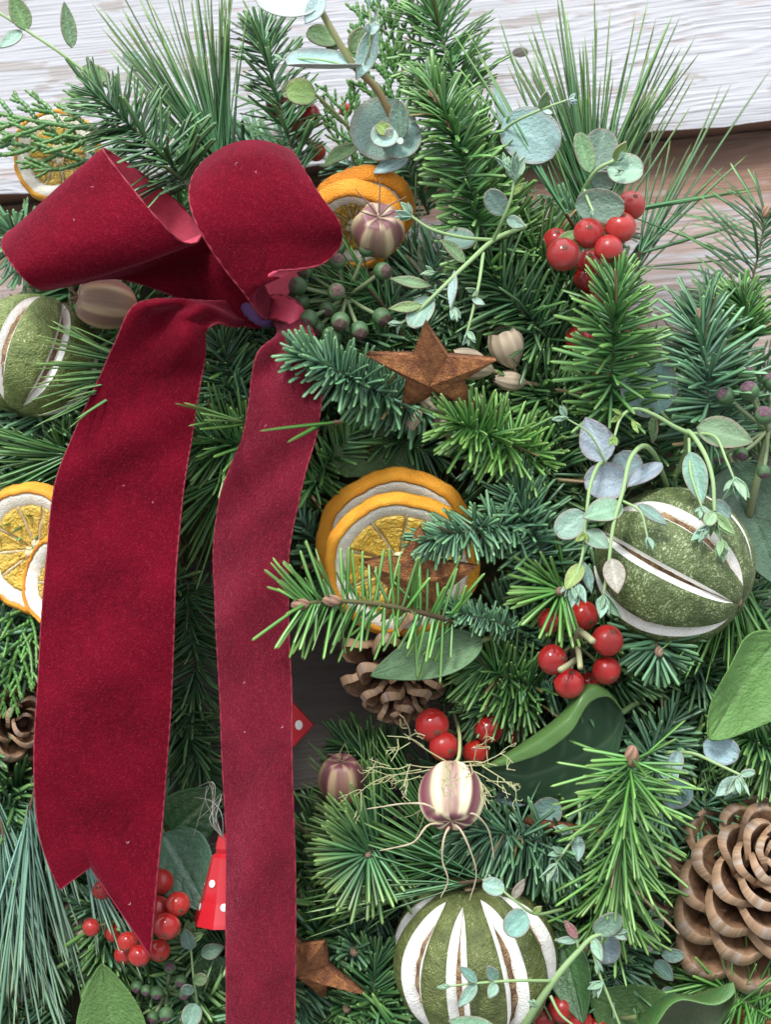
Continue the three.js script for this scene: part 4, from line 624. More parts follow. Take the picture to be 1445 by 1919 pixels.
{ // red wooden bell with white dots, hung on a thread
  const c = P(420, 1660, 10), s = sc(10), root = thing('red_bell', 'red wooden bell with white dots behind the long ribbon tail', 'bell ornament', c), gb = new GB(), red = [.52, .012, .022], prof = [[0, 98], [12, 94], [17, 72], [15, 62], [24, 56], [33, 20], [44, -24], [57, -60], [59, -67], [48, -69], [0, -66]], rows = [], n = 9;
  const rough = phy({ roughness: .35, clearcoat: .4, clearcoatRoughness: .25 });
  prof.forEach(([r, y]) => { const row = []; for (let i = 0; i <= n; i++) { const a = i / n * 6.2832 + .42; row.push(V3(c.x + Math.cos(a) * r * s, c.y + y * s, c.z + Math.sin(a) * r * s)); } rows.push(row); });
  for (let j = 0; j < rows.length - 1; j++) for (let i = 0; i < n; i++) { const q = [rows[j][i], rows[j + 1][i], rows[j + 1][i + 1], rows[j][i + 1]].map((p) => gb.v(p, red)); gb.quad(...q); }
  const body = part('body', gb, rough, root);
  const face = (i, t, u) => { const y = lerp(62, -60, t), r = lerp(24, 56, t), a0 = i / n * 6.2832 + .42, a1 = (i + 1) / n * 6.2832 + .42, p = V3(lerp(Math.cos(a0), Math.cos(a1), u) * r * s, y * s, lerp(Math.sin(a0), Math.sin(a1), u) * r * s), am = (a0 + a1) / 2; return [p.add(c), V3(Math.cos(am), .24, Math.sin(am)).normalize()]; };
  for (const [i, t, u] of [[3, .80, .45], [2, .42, .5], [4, .5, .4], [1, .75, .5], [4, .85, .3]]) { const [p, nn] = face(i, t, u), db = new GB(); blob(db, p, 7.5 * s, [.78, .76, .74], 8, [1, .12, 1], qTo(nn, V3(0, 1, 0))); part('dot', db, rough, root); }
  const tb = new GB(); for (let k = 0; k < 7; k++) { tube(tb, [P(418, 1572, 12), P(415 + R(-25, 0), 1530 + R(-20, 20), 14 + R(-6, 6)), P(412 + R(-30, 4), 1480 + R(-40, 40), 10 + R(-8, 8)), P(402 + R(-40, 10), 1520 + R(-60, 60), 6)], .00018, .00012, [.42, .40, .36], [.4, .38, .33], 4, 14); } part('twine', tb, M.stem, root, root, true);
}
{ // red wooden tag behind the tail
  const c = P(528, 1357, -30), s = sc(-30), root = thing('red_tag', 'red wooden ornament corner with a white dot in the wreath hole', 'ornament', c), sh = new THREE.Shape(); [[58, 0], [0, 62], [-58, 0], [0, -62]].forEach(([x, y], i) => sh[i ? 'lineTo' : 'moveTo'](x * s, y * s)); sh.closePath();
  const g = new THREE.ExtrudeGeometry(sh, { depth: .004, bevelEnabled: true, bevelSize: .0005, bevelThickness: .0005, bevelSegments: 2 }), m = new THREE.MeshStandardMaterial({ color: new THREE.Color().setRGB(.50, .012, .02), roughness: .45 });
  put('board', g, m, root); for (const [x, y] of [[33, 1], [-20, 20], [-18, -22]]) { const db = new GB(); blob(db, V3(x * s, y * s, .0046), 7 * s, [.8, .78, .76], 8, [1, 1.3, .1]); put('dot', db.geo(), std({ roughness: .5 }), root); }
  const tb = new GB(); tube(tb, [V3(0, .06 * .22, .002), V3(.001, .03, .004), V3(-.002, .075, .012)], .0004, .0004, [.4, .36, .3], [.4, .36, .3], 5, 8); put('string', tb.geo(), M.stem, root);
}

// ================================================================ eucalyptus and broad leaves
const G = { aqua: [.40, .58, .54], grey: [.22, .35, .285], green: [.15, .25, .11], lime: [.24, .36, .09], olive: [.09, .16, .05], lilac: [.33, .42, .46], dusk: [.10, .17, .12], pink: [.36, .33, .28], pale: [.28, .44, .33] };
const RIM = [.30, .17, .14], STEMC = [.24, .37, .15];
function leafPart(root, parent, q) { // [bx, by, bz, tx, ty, tz, width, options]
  const [bx, by, bz, tx, ty, tz, w, o = {}] = q, gb = new GB(), c = typeof o.c === 'string' ? G[o.c] : o.c ?? G.grey;
  leafInto(gb, P(bx, by, bz), P(tx, ty, tz), w * sc((bz + tz) / 2), Object.assign({ rim: RIM, c2: mix(c, [.3, .4, .3], .3) }, o, { c: jit(c, .06, .04) })); return part('leaf', gb, o.mat ?? M.gum, root, parent);
}
function tuft(gb, x, y, z, ang, size, n = 6, c = G.pale) { const s = sc(z), p = P(x, y, z); for (let k = 0; k < n; k++) { const a = (ang + R(-45, 45)) * DEG, L = size * R(.5, 1.1) * s, e = p.clone().add(V3(Math.cos(a) * L, Math.sin(a) * L, R(-.2, .6) * L)), b = p.clone().add(V3(Math.cos(a) * R(-4, 4) * s, Math.sin(a) * R(-4, 4) * s, R(0, 3) * s)); leafInto(gb, b, e, L * R(.3, .5), { out: 'lance', c: jit(mix(c, G.lime, R(0, .35)), .15), cup: .3, bend: R(-.1, .35), nu: 4, nv: 6, roll: R(-60, 60), th: .0004, mid: 0 }); } }
function euc(label, stems, leaves, tufts = []) {
  const f = stems[0][0], root = thing('eucalyptus_sprig', label, 'eucalyptus', P(...f));
  stems.forEach((st, i) => { const o = st.o ?? {}, gb = new GB(), s = sc(st[0][2]); tube(gb, st.map((q) => P(...q)), (o.r0 ?? 5) * s, (o.r1 ?? 3) * s, o.c0 ?? STEMC, o.c1 ?? mix(STEMC, [.33, .45, .22], .5), 8, st.length * 6); part('stem', gb, M.stem, root); });
  for (const q of leaves) leafPart(root, root, q);
  if (tufts.length) { const gb = new GB(); for (const t of tufts) tuft(gb, ...t); part('shoot_tips', gb, M.gum, root, root, true); }
  return root;
}
const ST = (pts, o) => { pts.o = o; return pts; };
const WOODY = { r0: 7.5, r1: 6, c0: [.23, .16, .07], c1: [.20, .24, .10] };
euc('eucalyptus branch with large pale aqua leaves above the bow', [ST([[742, 236, 18], [705, 165, 26], [665, 125, 32], [625, 62, 36], [592, 0, 38], [575, -40, 38]], WOODY), ST([[662, 128, 34], [610, 114, 38], [560, 110, 40], [528, 112, 40]], { r0: 2.6, r1: 1.6 }), ST([[690, 128, 30], [694, 60, 34], [692, 10, 36]], { r0: 2.4, r1: 1.6 })],
  [[598, -6, 36, 480, 8, 42, 116, { c: 'aqua', roll: 22, cup: .1 }], [606, -8, 40, 570, 46, 44, 34, { c: 'aqua', out: 'ovate', roll: -20 }], [678, 122, 32, 538, 132, 44, 92, { c: 'aqua', roll: 46, cup: .22, bend: .1 }], [676, 142, 30, 716, 16, 34, 30, { c: [.18, .31, .24], out: 'lance', roll: -50, cup: .3 }], [668, 150, 34, 704, 40, 30, 46, { c: 'aqua', out: 'lance', roll: 40 }], [634, 80, 26, 576, 60, 24, 46, { c: [.17, .30, .10], roll: 12 }], [640, 78, 24, 610, 88, 24, 26, { c: 'green' }], [660, 100, 26, 680, 52, 22, 40, { c: 'olive', out: 'ovate', roll: 25 }], [692, 60, 36, 712, 48, 40, 24, { c: [.5, .66, .62] }], [692, 58, 36, 684, 46, 40, 14, { c: [.5, .66, .62] }]],
  [[526, 112, 40, 180, 18, 6], [692, 12, 36, 90, 26, 6, [.45, .62, .55]]]);
euc('eucalyptus twig ending in a lime-green leaf beside the bow', [ST([[742, 336, -6], [675, 262, 2], [622, 206, 6], [590, 176, 8]], { r0: 4, r1: 3, c0: [.20, .17, .07], c1: [.20, .27, .09] })], [[592, 176, 8, 536, 176, 10, 62, { c: 'lime', roll: 15 }], [560, 155, 4, 530, 178, 0, 30, { c: 'green' }], [674, 270, 2, 606, 316, 8, 42, { c: [.10, .19, .045], out: 'lance', roll: 30, cup: .2 }]]);
euc('round stacked eucalyptus leaves at the end of the thick branch', [ST([[738, 226, 18], [744, 250, 22], [742, 262, 26]], WOODY)], [[748, 188, 12, 690, 298, 16, 124, { c: 'grey', cup: .08 }], [760, 222, 16, 742, 300, 24, 78, { c: [.22, .37, .31], cup: .1 }], [742, 244, 26, 698, 268, 30, 50, { c: [.34, .50, .42], cup: .16 }], [728, 252, 30, 708, 232, 30, 26, { c: 'lime' }], [752, 262, 24, 752, 190, 28, 44, { c: [.17, .30, .22], roll: -35, cup: .2 }], [730, 258, 34, 728, 240, 36, 16, { c: [.5, .6, .5] }], [766, 296, 14, 700, 328, 16, 42, { c: 'aqua', roll: 30, out: 'ovate' }], [748, 258, 28, 752, 272, 30, 14, { c: [.42, .55, .48] }]]);
euc('cracked round blue-green eucalyptus leaf among pine needles', [ST([[930, 262, 6], [960, 232, 16], [1014, 206, 24], [1062, 188, 28]], { r0: 3.2, r1: 2 })], [[944, 222, 12, 1042, 288, 12, 108, { c: [.24, .40, .35], cup: .06 }], [960, 268, 10, 920, 160, 6, 34, { c: [.34, .50, .46], out: 'lance', roll: 40 }], [1016, 206, 24, 1024, 170, 28, 24, { c: 'green', out: 'ovate', roll: 30 }], [1020, 206, 24, 1034, 216, 30, 12, { c: 'aqua' }]], [[1064, 188, 28, 10, 20, 6, [.42, .58, .54]]]);
euc('eucalyptus tip with round leaves standing over red berries', [ST([[1085, 384, 16], [1100, 345, 26], [1122, 316, 32], [1160, 298, 36]], { r0: 4.5, r1: 3 }), ST([[1096, 356, 26], [1104, 378, 34], [1112, 396, 38]], { r0: 3, r1: 2 })], [[1106, 324, 30, 1082, 250, 32, 42, { c: [.20, .35, .17], roll: 20 }], [1118, 322, 22, 1132, 244, 18, 66, { c: 'dusk', cup: .08 }], [1138, 318, 34, 1206, 322, 36, 66, { c: [.26, .42, .30], roll: -12, cup: .12 }], [1152, 300, 36, 1174, 264, 40, 24, { c: 'lime', out: 'ovate', roll: 30 }], [1078, 384, 26, 1172, 386, 34, 66, { c: [.20, .34, .25], roll: 32, cup: .1 }], [1108, 330, 26, 1150, 345, 22, 40, { c: 'grey', roll: 40 }], [1086, 432, 20, 1040, 462, 26, 26, { c: [.10, .19, .045], out: 'lance', roll: 25 }]], [[1160, 300, 38, 20, 22, 5], [1112, 396, 39, 260, 12, 4], [1168, 318, 40, 220, 18, 5]]);
euc('branching young eucalyptus stem above the rusty star', [ST([[985, 424, 10], [925, 450, 26], [880, 490, 34], [828, 540, 38], [780, 586, 38], [752, 606, 38]], { r0: 5, r1: 2.6 }), ST([[928, 450, 26], [862, 444, 34], [805, 428, 38], [772, 406, 40]], { r0: 3.6, r1: 2.4 }), ST([[924, 452, 26], [944, 408, 36], [958, 372, 40], [964, 336, 42]], { r0: 3.6, r1: 2.2 }), ST([[906, 474, 30], [898, 530, 38], [884, 592, 40], [876, 622, 40]], { r0: 3.4, r1: 2.2 })],
  [[946, 402, 36, 914, 356, 42, 42, { c: 'grey', roll: -18 }], [892, 452, 28, 832, 450, 26, 50, { c: [.12, .21, .15], roll: 20 }], [872, 492, 32, 824, 450, 36, 34, { c: 'green', out: 'ovate', roll: 35 }], [810, 536, 38, 728, 524, 42, 26, { c: 'green', out: 'lance', roll: 20 }], [806, 556, 36, 772, 616, 40, 48, { c: 'grey', roll: 14 }], [794, 572, 38, 726, 580, 42, 22, { c: [.22, .34, .14], out: 'lance' }], [950, 410, 36, 986, 424, 40, 24, { c: 'pale', out: 'ovate', roll: 30 }], [852, 506, 36, 846, 582, 42, 20, { c: [.30, .44, .40], out: 'lance', roll: 30 }], [960, 366, 40, 984, 342, 44, 14, { c: 'lime', out: 'lance' }], [884, 560, 40, 910, 572, 42, 14, { c: 'pale', out: 'lance' }]],
  [[772, 406, 40, 150, 34, 7], [964, 338, 42, 95, 44, 8], [950, 316, 42, 100, 30, 5], [752, 606, 38, 215, 26, 6], [876, 622, 40, 265, 26, 7], [848, 575, 40, 270, 30, 6], [812, 510, 40, 170, 30, 5], [896, 545, 40, 210, 26, 5]]);
euc('single broad grey-green eucalyptus leaf below the fir with hidden berries', [ST([[1262, 796, 8], [1250, 784, 14], [1240, 772, 16]], { r0: 4, r1: 3 })], [[1242, 776, 14, 1188, 672, 20, 112, { c: [.20, .32, .28], cup: .06 }]]);
euc('eucalyptus stems hanging down over the speckled lime', [ST([[1262, 900, -6], [1285, 850, 6], [1290, 808, 22], [1322, 852, 34], [1336, 896, 38], [1340, 958, 40]], { r0: 5.5, r1: 3.2 }), ST([[1292, 812, 24], [1262, 798, 26], [1228, 778, 28], [1190, 766, 30], [1166, 780, 32], [1152, 818, 34]], { r0: 4.6, r1: 2.4 }), ST([[1296, 812, 24], [1340, 818, 32], [1362, 862, 38], [1376, 896, 40]], { r0: 3.4, r1: 2 }), ST([[1292, 822, 26], [1296, 890, 36], [1316, 950, 40]], { r0: 3.2, r1: 2 }),
  ST([[1250, 910, -4], [1226, 850, 14], [1204, 836, 26], [1182, 860, 34], [1168, 920, 40], [1150, 985, 44], [1142, 1050, 46], [1132, 1112, 46]], { r0: 5.5, r1: 2.4 }), ST([[1150, 880, 14], [1126, 868, 26], [1108, 905, 34], [1100, 960, 38], [1092, 1040, 42], [1078, 1088, 44]], { r0: 4.4, r1: 2.2 }), ST([[1166, 938, 40], [1200, 958, 44], [1214, 1006, 46]], { r0: 2.8, r1: 2 }), ST([[1136, 866, 26], [1104, 812, 30], [1062, 784, 32]], { r0: 2.4, r1: 1.6 })],
  [[1136, 866, 26, 1098, 782, 24, 66, { c: 'lilac', out: 'ovate', roll: -12, cup: .12 }], [1176, 900, 20, 1094, 906, 24, 72, { c: 'lilac', cup: .14 }], [1188, 902, 16, 1160, 848, 18, 62, { c: 'lilac', cup: .12 }], [1242, 868, 16, 1176, 916, 22, 42, { c: 'lilac', out: 'ovate', roll: 40 }], [1168, 946, 38, 1092, 974, 44, 54, { c: [.20, .35, .22], out: 'ovate', roll: 26 }], [1098, 962, 34, 1044, 1004, 34, 54, { c: 'grey', roll: 10 }], [1096, 996, 40, 1142, 1030, 44, 42, { c: [.19, .31, .21], out: 'ovate', roll: -20 }], [1146, 1046, 46, 1158, 1114, 50, 42, { c: 'pink', out: 'ovate' }], [1092, 1056, 42, 1060, 1108, 46, 32, { c: 'lime', out: 'ovate', roll: 22 }], [1094, 1052, 42, 1108, 1112, 40, 24, { c: 'grey', out: 'lance', roll: -20 }], [1294, 846, 32, 1318, 946, 38, 46, { c: [.18, .32, .25], out: 'ovate', roll: 14 }], [1306, 800, 26, 1412, 832, 30, 66, { c: [.13, .23, .11], out: 'ovate', roll: -16, cup: .15 }], [1196, 946, 42, 1250, 986, 44, 30, { c: [.15, .26, .20], out: 'ovate', roll: -30 }], [1338, 940, 38, 1366, 972, 34, 34, { c: 'grey', roll: -20 }], [1340, 960, 42, 1322, 984, 46, 26, { c: [.25, .40, .22] }], [1228, 776, 26, 1226, 830, 18, 26, { c: 'green', out: 'lance', roll: 60 }]],
  [[1340, 962, 40, 275, 52, 9, [.24, .38, .2]], [1330, 985, 42, 250, 44, 6], [1352, 1010, 40, 290, 46, 5, [.22, .36, .2]], [1376, 896, 40, 275, 46, 8], [1316, 950, 40, 265, 34, 7], [1132, 1112, 46, 265, 50, 9], [1078, 1090, 44, 260, 50, 8], [1166, 778, 32, 200, 30, 6, G.lime], [1152, 818, 34, 260, 26, 4, G.lime], [1214, 1006, 46, 280, 24, 5], [1062, 784, 32, 150, 28, 6], [1098, 1000, 42, 250, 24, 5, G.lime], [1185, 790, 32, 300, 26, 4, G.lime]]);
euc('eucalyptus stem with small opposite leaves crossing the upright lime', [ST([[960, 1960, 20], [1012, 1876, 34], [1050, 1822, 38], [1085, 1782, 38], [1112, 1756, 38], [1152, 1746, 38]], { r0: 8, r1: 3.2 }), ST([[1030, 1838, 38], [960, 1838, 46], [900, 1842, 46], [842, 1848, 46]], { r0: 3.2, r1: 1.8 }), ST([[1108, 1762, 38], [1122, 1820, 38], [1142, 1870, 38], [1166, 1930, 36]], { r0: 3.2, r1: 2.2 }), ST([[1032, 1866, 38], [1050, 1900, 40], [1078, 1924, 40]], { r0: 3, r1: 2 }), ST([[1086, 1782, 38], [1076, 1750, 40], [1064, 1730, 42]], { r0: 2.4, r1: 1.4 })],
  [[1116, 1750, 38, 1162, 1712, 42, 46, { c: [.22, .38, .27], roll: 14 }], [1112, 1758, 38, 1130, 1802, 42, 24, { c: 'pale', out: 'ovate', roll: 30 }], [1132, 1744, 30, 1142, 1804, 28, 52, { c: [.18, .25, .26] }], [1082, 1758, 40, 1058, 1724, 42, 18, { c: [.36, .17, .16], out: 'ovate' }], [1088, 1762, 38, 1038, 1762, 42, 16, { c: 'pale', out: 'lance' }], [894, 1840, 46, 860, 1812, 50, 22, { c: [.20, .36, .28], out: 'ovate', roll: 30 }], [894, 1843, 46, 858, 1888, 48, 24, { c: [.22, .38, .28], out: 'ovate' }], [930, 1838, 46, 914, 1808, 50, 24, { c: [.20, .35, .26], out: 'ovate' }], [930, 1842, 46, 916, 1872, 50, 22, { c: [.22, .38, .28], out: 'ovate' }], [936, 1940, 44, 838, 1914, 46, 44, { c: [.18, .32, .20], out: 'ovate', roll: 30 }], [1148, 1746, 38, 1176, 1762, 42, 14, { c: 'pale', out: 'lance' }]],
  [[842, 1848, 46, 180, 24, 6], [1152, 1746, 38, 10, 26, 7], [1130, 1840, 40, 215, 40, 6], [1118, 1800, 40, 300, 24, 4], [1006, 1886, 40, 150, 26, 5]]);
euc('short eucalyptus shoot lying across the top of the upright lime', [ST([[1056, 1704, 22], [1000, 1712, 40], [968, 1690, 46], [922, 1652, 46]], { r0: 3.2, r1: 2 })], [[946, 1668, 46, 904, 1656, 48, 34, { c: [.30, .46, .36], roll: 16 }], [988, 1712, 44, 946, 1748, 50, 50, { c: [.20, .36, .30] }], [962, 1684, 46, 984, 1646, 50, 18, { c: 'pink', out: 'ovate' }], [1000, 1712, 42, 1016, 1698, 44, 14, { c: 'lime', out: 'lance' }]], [[922, 1652, 46, 140, 20, 5]]);
euc('small drooping eucalyptus shoot beside the edge-on star', [ST([[1086, 1490, 8], [1084, 1555, 26], [1062, 1590, 32], [1042, 1618, 34]], { r0: 3.4, r1: 2 })], [[1084, 1566, 28, 1084, 1616, 32, 26, { c: [.26, .40, .33], out: 'ovate' }], [1046, 1500, 12, 1004, 1544, 10, 56, { c: [.15, .28, .23] }], [1076, 1560, 28, 1036, 1550, 30, 18, { c: 'pale', out: 'lance' }]], [[1042, 1618, 34, 245, 36, 8, [.3, .44, .36]], [1066, 1552, 30, 200, 26, 5], [1052, 1600, 34, 170, 24, 4]]);
euc('blue-grey eucalyptus leaf and shoot above the large cone', [ST([[1248, 1410, 18], [1300, 1412, 26], [1345, 1432, 30], [1388, 1452, 32]], { r0: 3.6, r1: 2.4 })], [[1318, 1394, 20, 1386, 1414, 24, 56, { c: [.34, .46, .54], roll: 14 }], [1272, 1406, 26, 1262, 1462, 28, 30, { c: [.26, .42, .38], out: 'ovate', roll: 24 }], [1388, 1452, 32, 1416, 1446, 34, 16, { c: 'pale' }], [1300, 1476, 10, 1240, 1496, 8, 56, { c: [.14, .25, .24] }]], [[1388, 1454, 32, 260, 56, 8, [.32, .46, .4]], [1262, 1430, 28, 250, 40, 7, [.32, .46, .4]], [1380, 1460, 34, 310, 26, 5]]);
euc('blurred eucalyptus twig with small leaves against the white planks', [ST([[214, 172, -34], [158, 134, -30], [108, 96, -28], [60, 64, -28], [-12, 18, -28]], { r0: 3.4, r1: 3 })], [[50, 58, -28, 18, -12, -24, 40, { c: [.17, .30, .11], out: 'ovate', roll: 20 }], [134, 90, -28, 118, 4, -26, 30, { c: [.14, .25, .12], out: 'ovate', roll: 25 }], [40, 58, -28, -2, 92, -24, 28, { c: [.30, .46, .36], out: 'ovate' }], [150, 128, -30, 204, 152, -26, 38, { c: 'olive', roll: -14 }], [268, 132, -34, 232, 100, -32, 34, { c: [.36, .52, .44], roll: 20 }]]);
euc('dim eucalyptus shoot with tiny leaves behind the upright lime', [ST([[1250, 1800, -4], [1230, 1760, 2], [1218, 1720, 6]], { r0: 2.6, r1: 1.6 })], [[1232, 1765, 4, 1212, 1745, 8, 26, { c: 'dusk' }], [1240, 1790, 2, 1290, 1790, 6, 28, { c: 'grey', out: 'ovate' }], [1228, 1800, 2, 1262, 1838, 4, 32, { c: [.14, .25, .2], out: 'ovate' }], [1222, 1742, 6, 1244, 1722, 8, 26, { c: [.12, .22, .14], out: 'ovate' }], [1226, 1775, 4, 1206, 1772, 8, 20, { c: 'pink', out: 'ovate' }], [1260, 1850, 2, 1244, 1880, 4, 30, { c: [.13, .24, .2], out: 'ovate' }]], [[1218, 1720, 6, 90, 26, 5]]);
euc('dim eucalyptus shoot under the red bell', [ST([[372, 1900, 2], [362, 1830, 8], [356, 1760, 10]], { r0: 2.8, r1: 1.8 })], [[358, 1780, 10, 346, 1738, 14, 30, { c: [.13, .24, .18], out: 'ovate' }], [366, 1880, 8, 352, 1925, 12, 38, { c: [.16, .29, .2] }], [362, 1840, 8, 388, 1830, 10, 24, { c: 'green' }], [362, 1860, 8, 340, 1848, 12, 22, { c: [.2, .34, .26] }], [376, 1790, 6, 420, 1772, 8, 30, { c: [.12, .22, .14], out: 'ovate' }]], [[356, 1762, 10, 70, 40, 7, G.green]]);

// broad ivy and laurel leaves, each on its own stalk
function broad(label, q, o = {}) {
  const [bx, by, bz, tx, ty, tz, w, opt] = q, b = P(bx, by, bz), root = thing('broad_leaf', label, 'leaf', b), gb = new GB();
  leafInto(gb, b, P(tx, ty, tz), w * sc((bz + tz) / 2), Object.assign({ nu: 22, nv: 26, out: 'heart', vein: [.2, .33, .14], th: .0006, c: [.05, .13, .04] }, opt)); part('blade', gb, opt.mat ?? M.leaf, root);
  const sb = new GB(), d = b.clone().sub(P(tx, ty, tz)).normalize(); tube(sb, [b.clone(), b.clone().addScaledVector(d, .006).add(V3(0, 0, -.004)), b.clone().addScaledVector(d, .012).add(V3(0, 0, -.02))], .0011, .001, [.16, .2, .07], [.12, .12, .06], 6, 6); part('stalk', sb, M.stem, root); return root;
}
const matte = std({ roughness: .62, map: leafT, bumpMap: leafB, bumpScale: .0005 });
broad('matte olive-green lobed leaf under the fir beside the ribbon', [752, 786, -2, 628, 886, 4, 170, { out: 'lobed', c: [.085, .155, .05], vein: [.13, .22, .08], mat: matte, cup: .05, wave: .05 }]);
broad('smooth pale green leaf over the small pine cone', [905, 1200, 22, 694, 1272, 34, 96, { out: 'ovate', c: [.12, .22, .10], vein: [.19, .31, .17], mat: matte, cup: .12, roll: 24 }]);
broad('bright green leaf with small holes, right of the big fir rosette', [1462, 1190, 16, 1322, 1382, 26, 170, { out: 'ovate', c: [.12, .26, .06], vein: [.20, .36, .12], mat: matte, cup: .2, roll: -26, wave: .12 }]);
broad('dark curled ivy leaf with a rust-brown hollow at the wreath foot', [1196, 1905, 16, 1374, 1836, 32, 150, { out: 'ovate', c: [.06, .10, .025], c2: [.05, .13, .035], vein: [.13, .10, .035], roll: 38, cup: .5, wave: .3, rim: [.12, .26, .06] }]);
broad('flat olive leaf beneath the curled ivy leaf', [1250, 1940, 6, 1102, 1862, 10, 140, { c: [.06, .13, .032], vein: [.10, .20, .06], mat: matte, cup: .06 }]);
broad('dark narrow leaf between the upright lime and the olive leaf', [1046, 1742, 6, 1096, 1916, 16, 86, { out: 'ovate', c: [.04, .12, .03], vein: [.07, .16, .05], roll: 20 }]);
broad('light green leaf under the drooping pine needles and red berries', [225, 2020, 10, 192, 1800, 16, 132, { out: 'ovate', c: [.11, .22, .055], vein: [.15, .28, .09], mat: matte }]);
broad('grey-green veined ivy leaf between ribbon tails behind the bell', [306, 1562, -2, 392, 1708, 4, 128, { c: [.06, .16, .085], vein: [.17, .30, .2], cup: .05 }]);
broad('plain green ivy leaf above the veined one behind the tails', [322, 1560, -14, 412, 1478, -10, 110, { c: [.045, .13, .04] }]);
broad('plain dark green leaf beside the speckled lime and ivy berries', [1372, 868, 0, 1462, 1100, 2, 150, { c: [.045, .11, .05], vein: [.08, .16, .08] }]);
broad('dark leaf deep behind the fir below hidden berries', [1010, 690, -12, 1110, 760, -6, 110, { c: [.045, .13, .035] }]);
broad('dark glossy leaf under the pine needles left of the ribbon', [100, 830, -6, -10, 812, 0, 60, { out: 'ovate', c: [.04, .11, .05] }]);
broad('dark leaf behind the bell and the long tail', [420, 1860, -4, 372, 1780, 0, 90, { c: [.04, .13, .035] }]);
broad('blue-green leaf edge between the big ivy leaf and striped pod', [1000, 1468, 6, 930, 1500, 8, 60, { out: 'ovate', c: [.08, .14, .14], vein: [.1, .17, .16] }]);
{ // the big ivy leaf whose upper edge rolls over towards the viewer
  const root = thing('broad_leaf', 'big dark glossy ivy leaf with its pale edge rolled over', 'leaf', P(1166, 1336, 10)), gb = new GB();
  const rows = [ // lower edge, lower third, middle, fold, back of the fold, flap edge
    [[904, 1441, 22], [904, 1441, 22], [904, 1440, 22], [904, 1439, 22], [905, 1439, 23], [906, 1440, 24]],
    [[936, 1478, 14], [938, 1462, 14], [942, 1444, 15], [946, 1416, 20], [954, 1418, 27], [962, 1430, 27]],
    [[985, 1506, 10], [985, 1478, 11], [990, 1446, 12], [1000, 1382, 20], [1012, 1384, 30], [1022, 1408, 30]],
    [[1040, 1512, 8], [1042, 1472, 10], [1046, 1424, 11], [1054, 1338, 20], [1066, 1342, 31], [1072, 1368, 31]],
    [[1100, 1490, 6], [1100, 1448, 8], [1098, 1400, 10], [1086, 1294, 18], [1100, 1292, 28], [1104, 1318, 29]],
    [[1150, 1436, 6], [1148, 1410, 7], [1142, 1376, 9], [1122, 1290, 14], [1132, 1290, 22], [1140, 1306, 24]],
    [[1172, 1350, 8], [1170, 1344, 9], [1168, 1340, 10], [1164, 1330, 12], [1166, 1330, 14], [1168, 1332, 15]]];
  const cols = [0, 1, 2, 3, 4, 5].map((i) => curveOf(rows.map((r) => P(...r[i]))));
  sheet(gb, (u, v) => { const cv = curveOf(cols.map((c) => c.getPoint(v))), t = (u + 1) / 2, q = cv.getPoint(t), rr = Math.abs(((v * 6 - Math.abs(t - .35) * 2.2) % 1 + 1) % 1 - .5); q.z += .0012 * n3(t * 5, v * 6, 2) - .0005 * (1 - sm(0, .14, .5 - rr)); return q; }, 34, 30, .0006, (u, v) => { const t = (u + 1) / 2, rr = Math.abs(((v * 6 - Math.abs(t - .35) * 2.2) % 1 + 1) % 1 - .5); const c = t > .66 ? [.13, .285, .06] : mix([.048, .140, .055], [.15, .28, .14], Math.max(.5 * (1 - sm(0, .12, .5 - rr)), .7 * (1 - sm(0, .035, Math.abs(t - .35))))); return c.map((x) => x * (1 + .1 * n3(u * 7, v * 7, 3))); });
  part('blade', gb, M.leaf, root); const sb = new GB(); tube(sb, [P(1166, 1336, 10), P(1190, 1320, 4), P(1215, 1318, -12)], .0013, .0012, [.12, .2, .07], [.1, .12, .05], 6, 8); part('stalk', sb, M.stem, root);
}

// ================================================================ the greenery one can tell apart
rnd = mulberry(2024);
fir('dark fir sprig lying over the left bow loop', [[352, 350, 10], [300, 285, 12], [240, 232, 10], [172, 172, 2]], { len: 108, w: 12, n: 110, pal: 'dark', flat: .62, a0: 72 });
fir('dark fir sprig standing behind the right bow loop', [[560, 330, -10], [530, 220, -14], [500, 110, -20], [486, 60, -24]], { len: 92, w: 11, n: 110, pal: 'dark', a0: 62 });
fir('bright-edged fir tip reaching above all others against the planks', [[868, 190, -10], [846, 130, -12], [826, 60, -16], [806, 6, -20]], { len: 108, w: 9.5, n: 130, pal: 'green', a0: 72 });
fir('upright fir sprig with red-brown buds beside the stacked round leaves', [[908, 520, 4], [892, 400, 14], [862, 285, 20], [836, 215, 22], [806, 160, 20]], { len: 88, w: 12, n: 200, pal: 'green', a0: 74, bud: 4, budR: 8, flat: .5, bend: .25 });
fir('dense dark green fir layer beside the budded fir sprig', [[960, 520, -4], [930, 400, 2], [905, 300, 4], [880, 230, 2]], { len: 95, w: 9, n: 170, pal: 'green', a0: 66 });
fir('upright fir sprig growing in front of hidden red berries', [[1146, 780, 8], [1148, 680, 26], [1152, 590, 34], [1160, 520, 32]], { tipShort: .5, len: 104, w: 10.5, n: 170, pal: 'green', a0: 70, bend: .2, flat: .55 });
fir('blue-green fir sprig with a clear dark stem below the planks', [[1334, 830, 0], [1328, 740, 10], [1322, 660, 12], [1312, 592, 8]], { len: 116, w: 11.5, n: 140, pal: 'blue', a0: 76, bud: 1, flat: .66 });
fir('small fir tip beside the blue-green fir sprig', [[1410, 640, -4], [1400, 600, 0], [1388, 555, 0]], { len: 70, w: 9, n: 90, pal: 'green', a0: 62 });
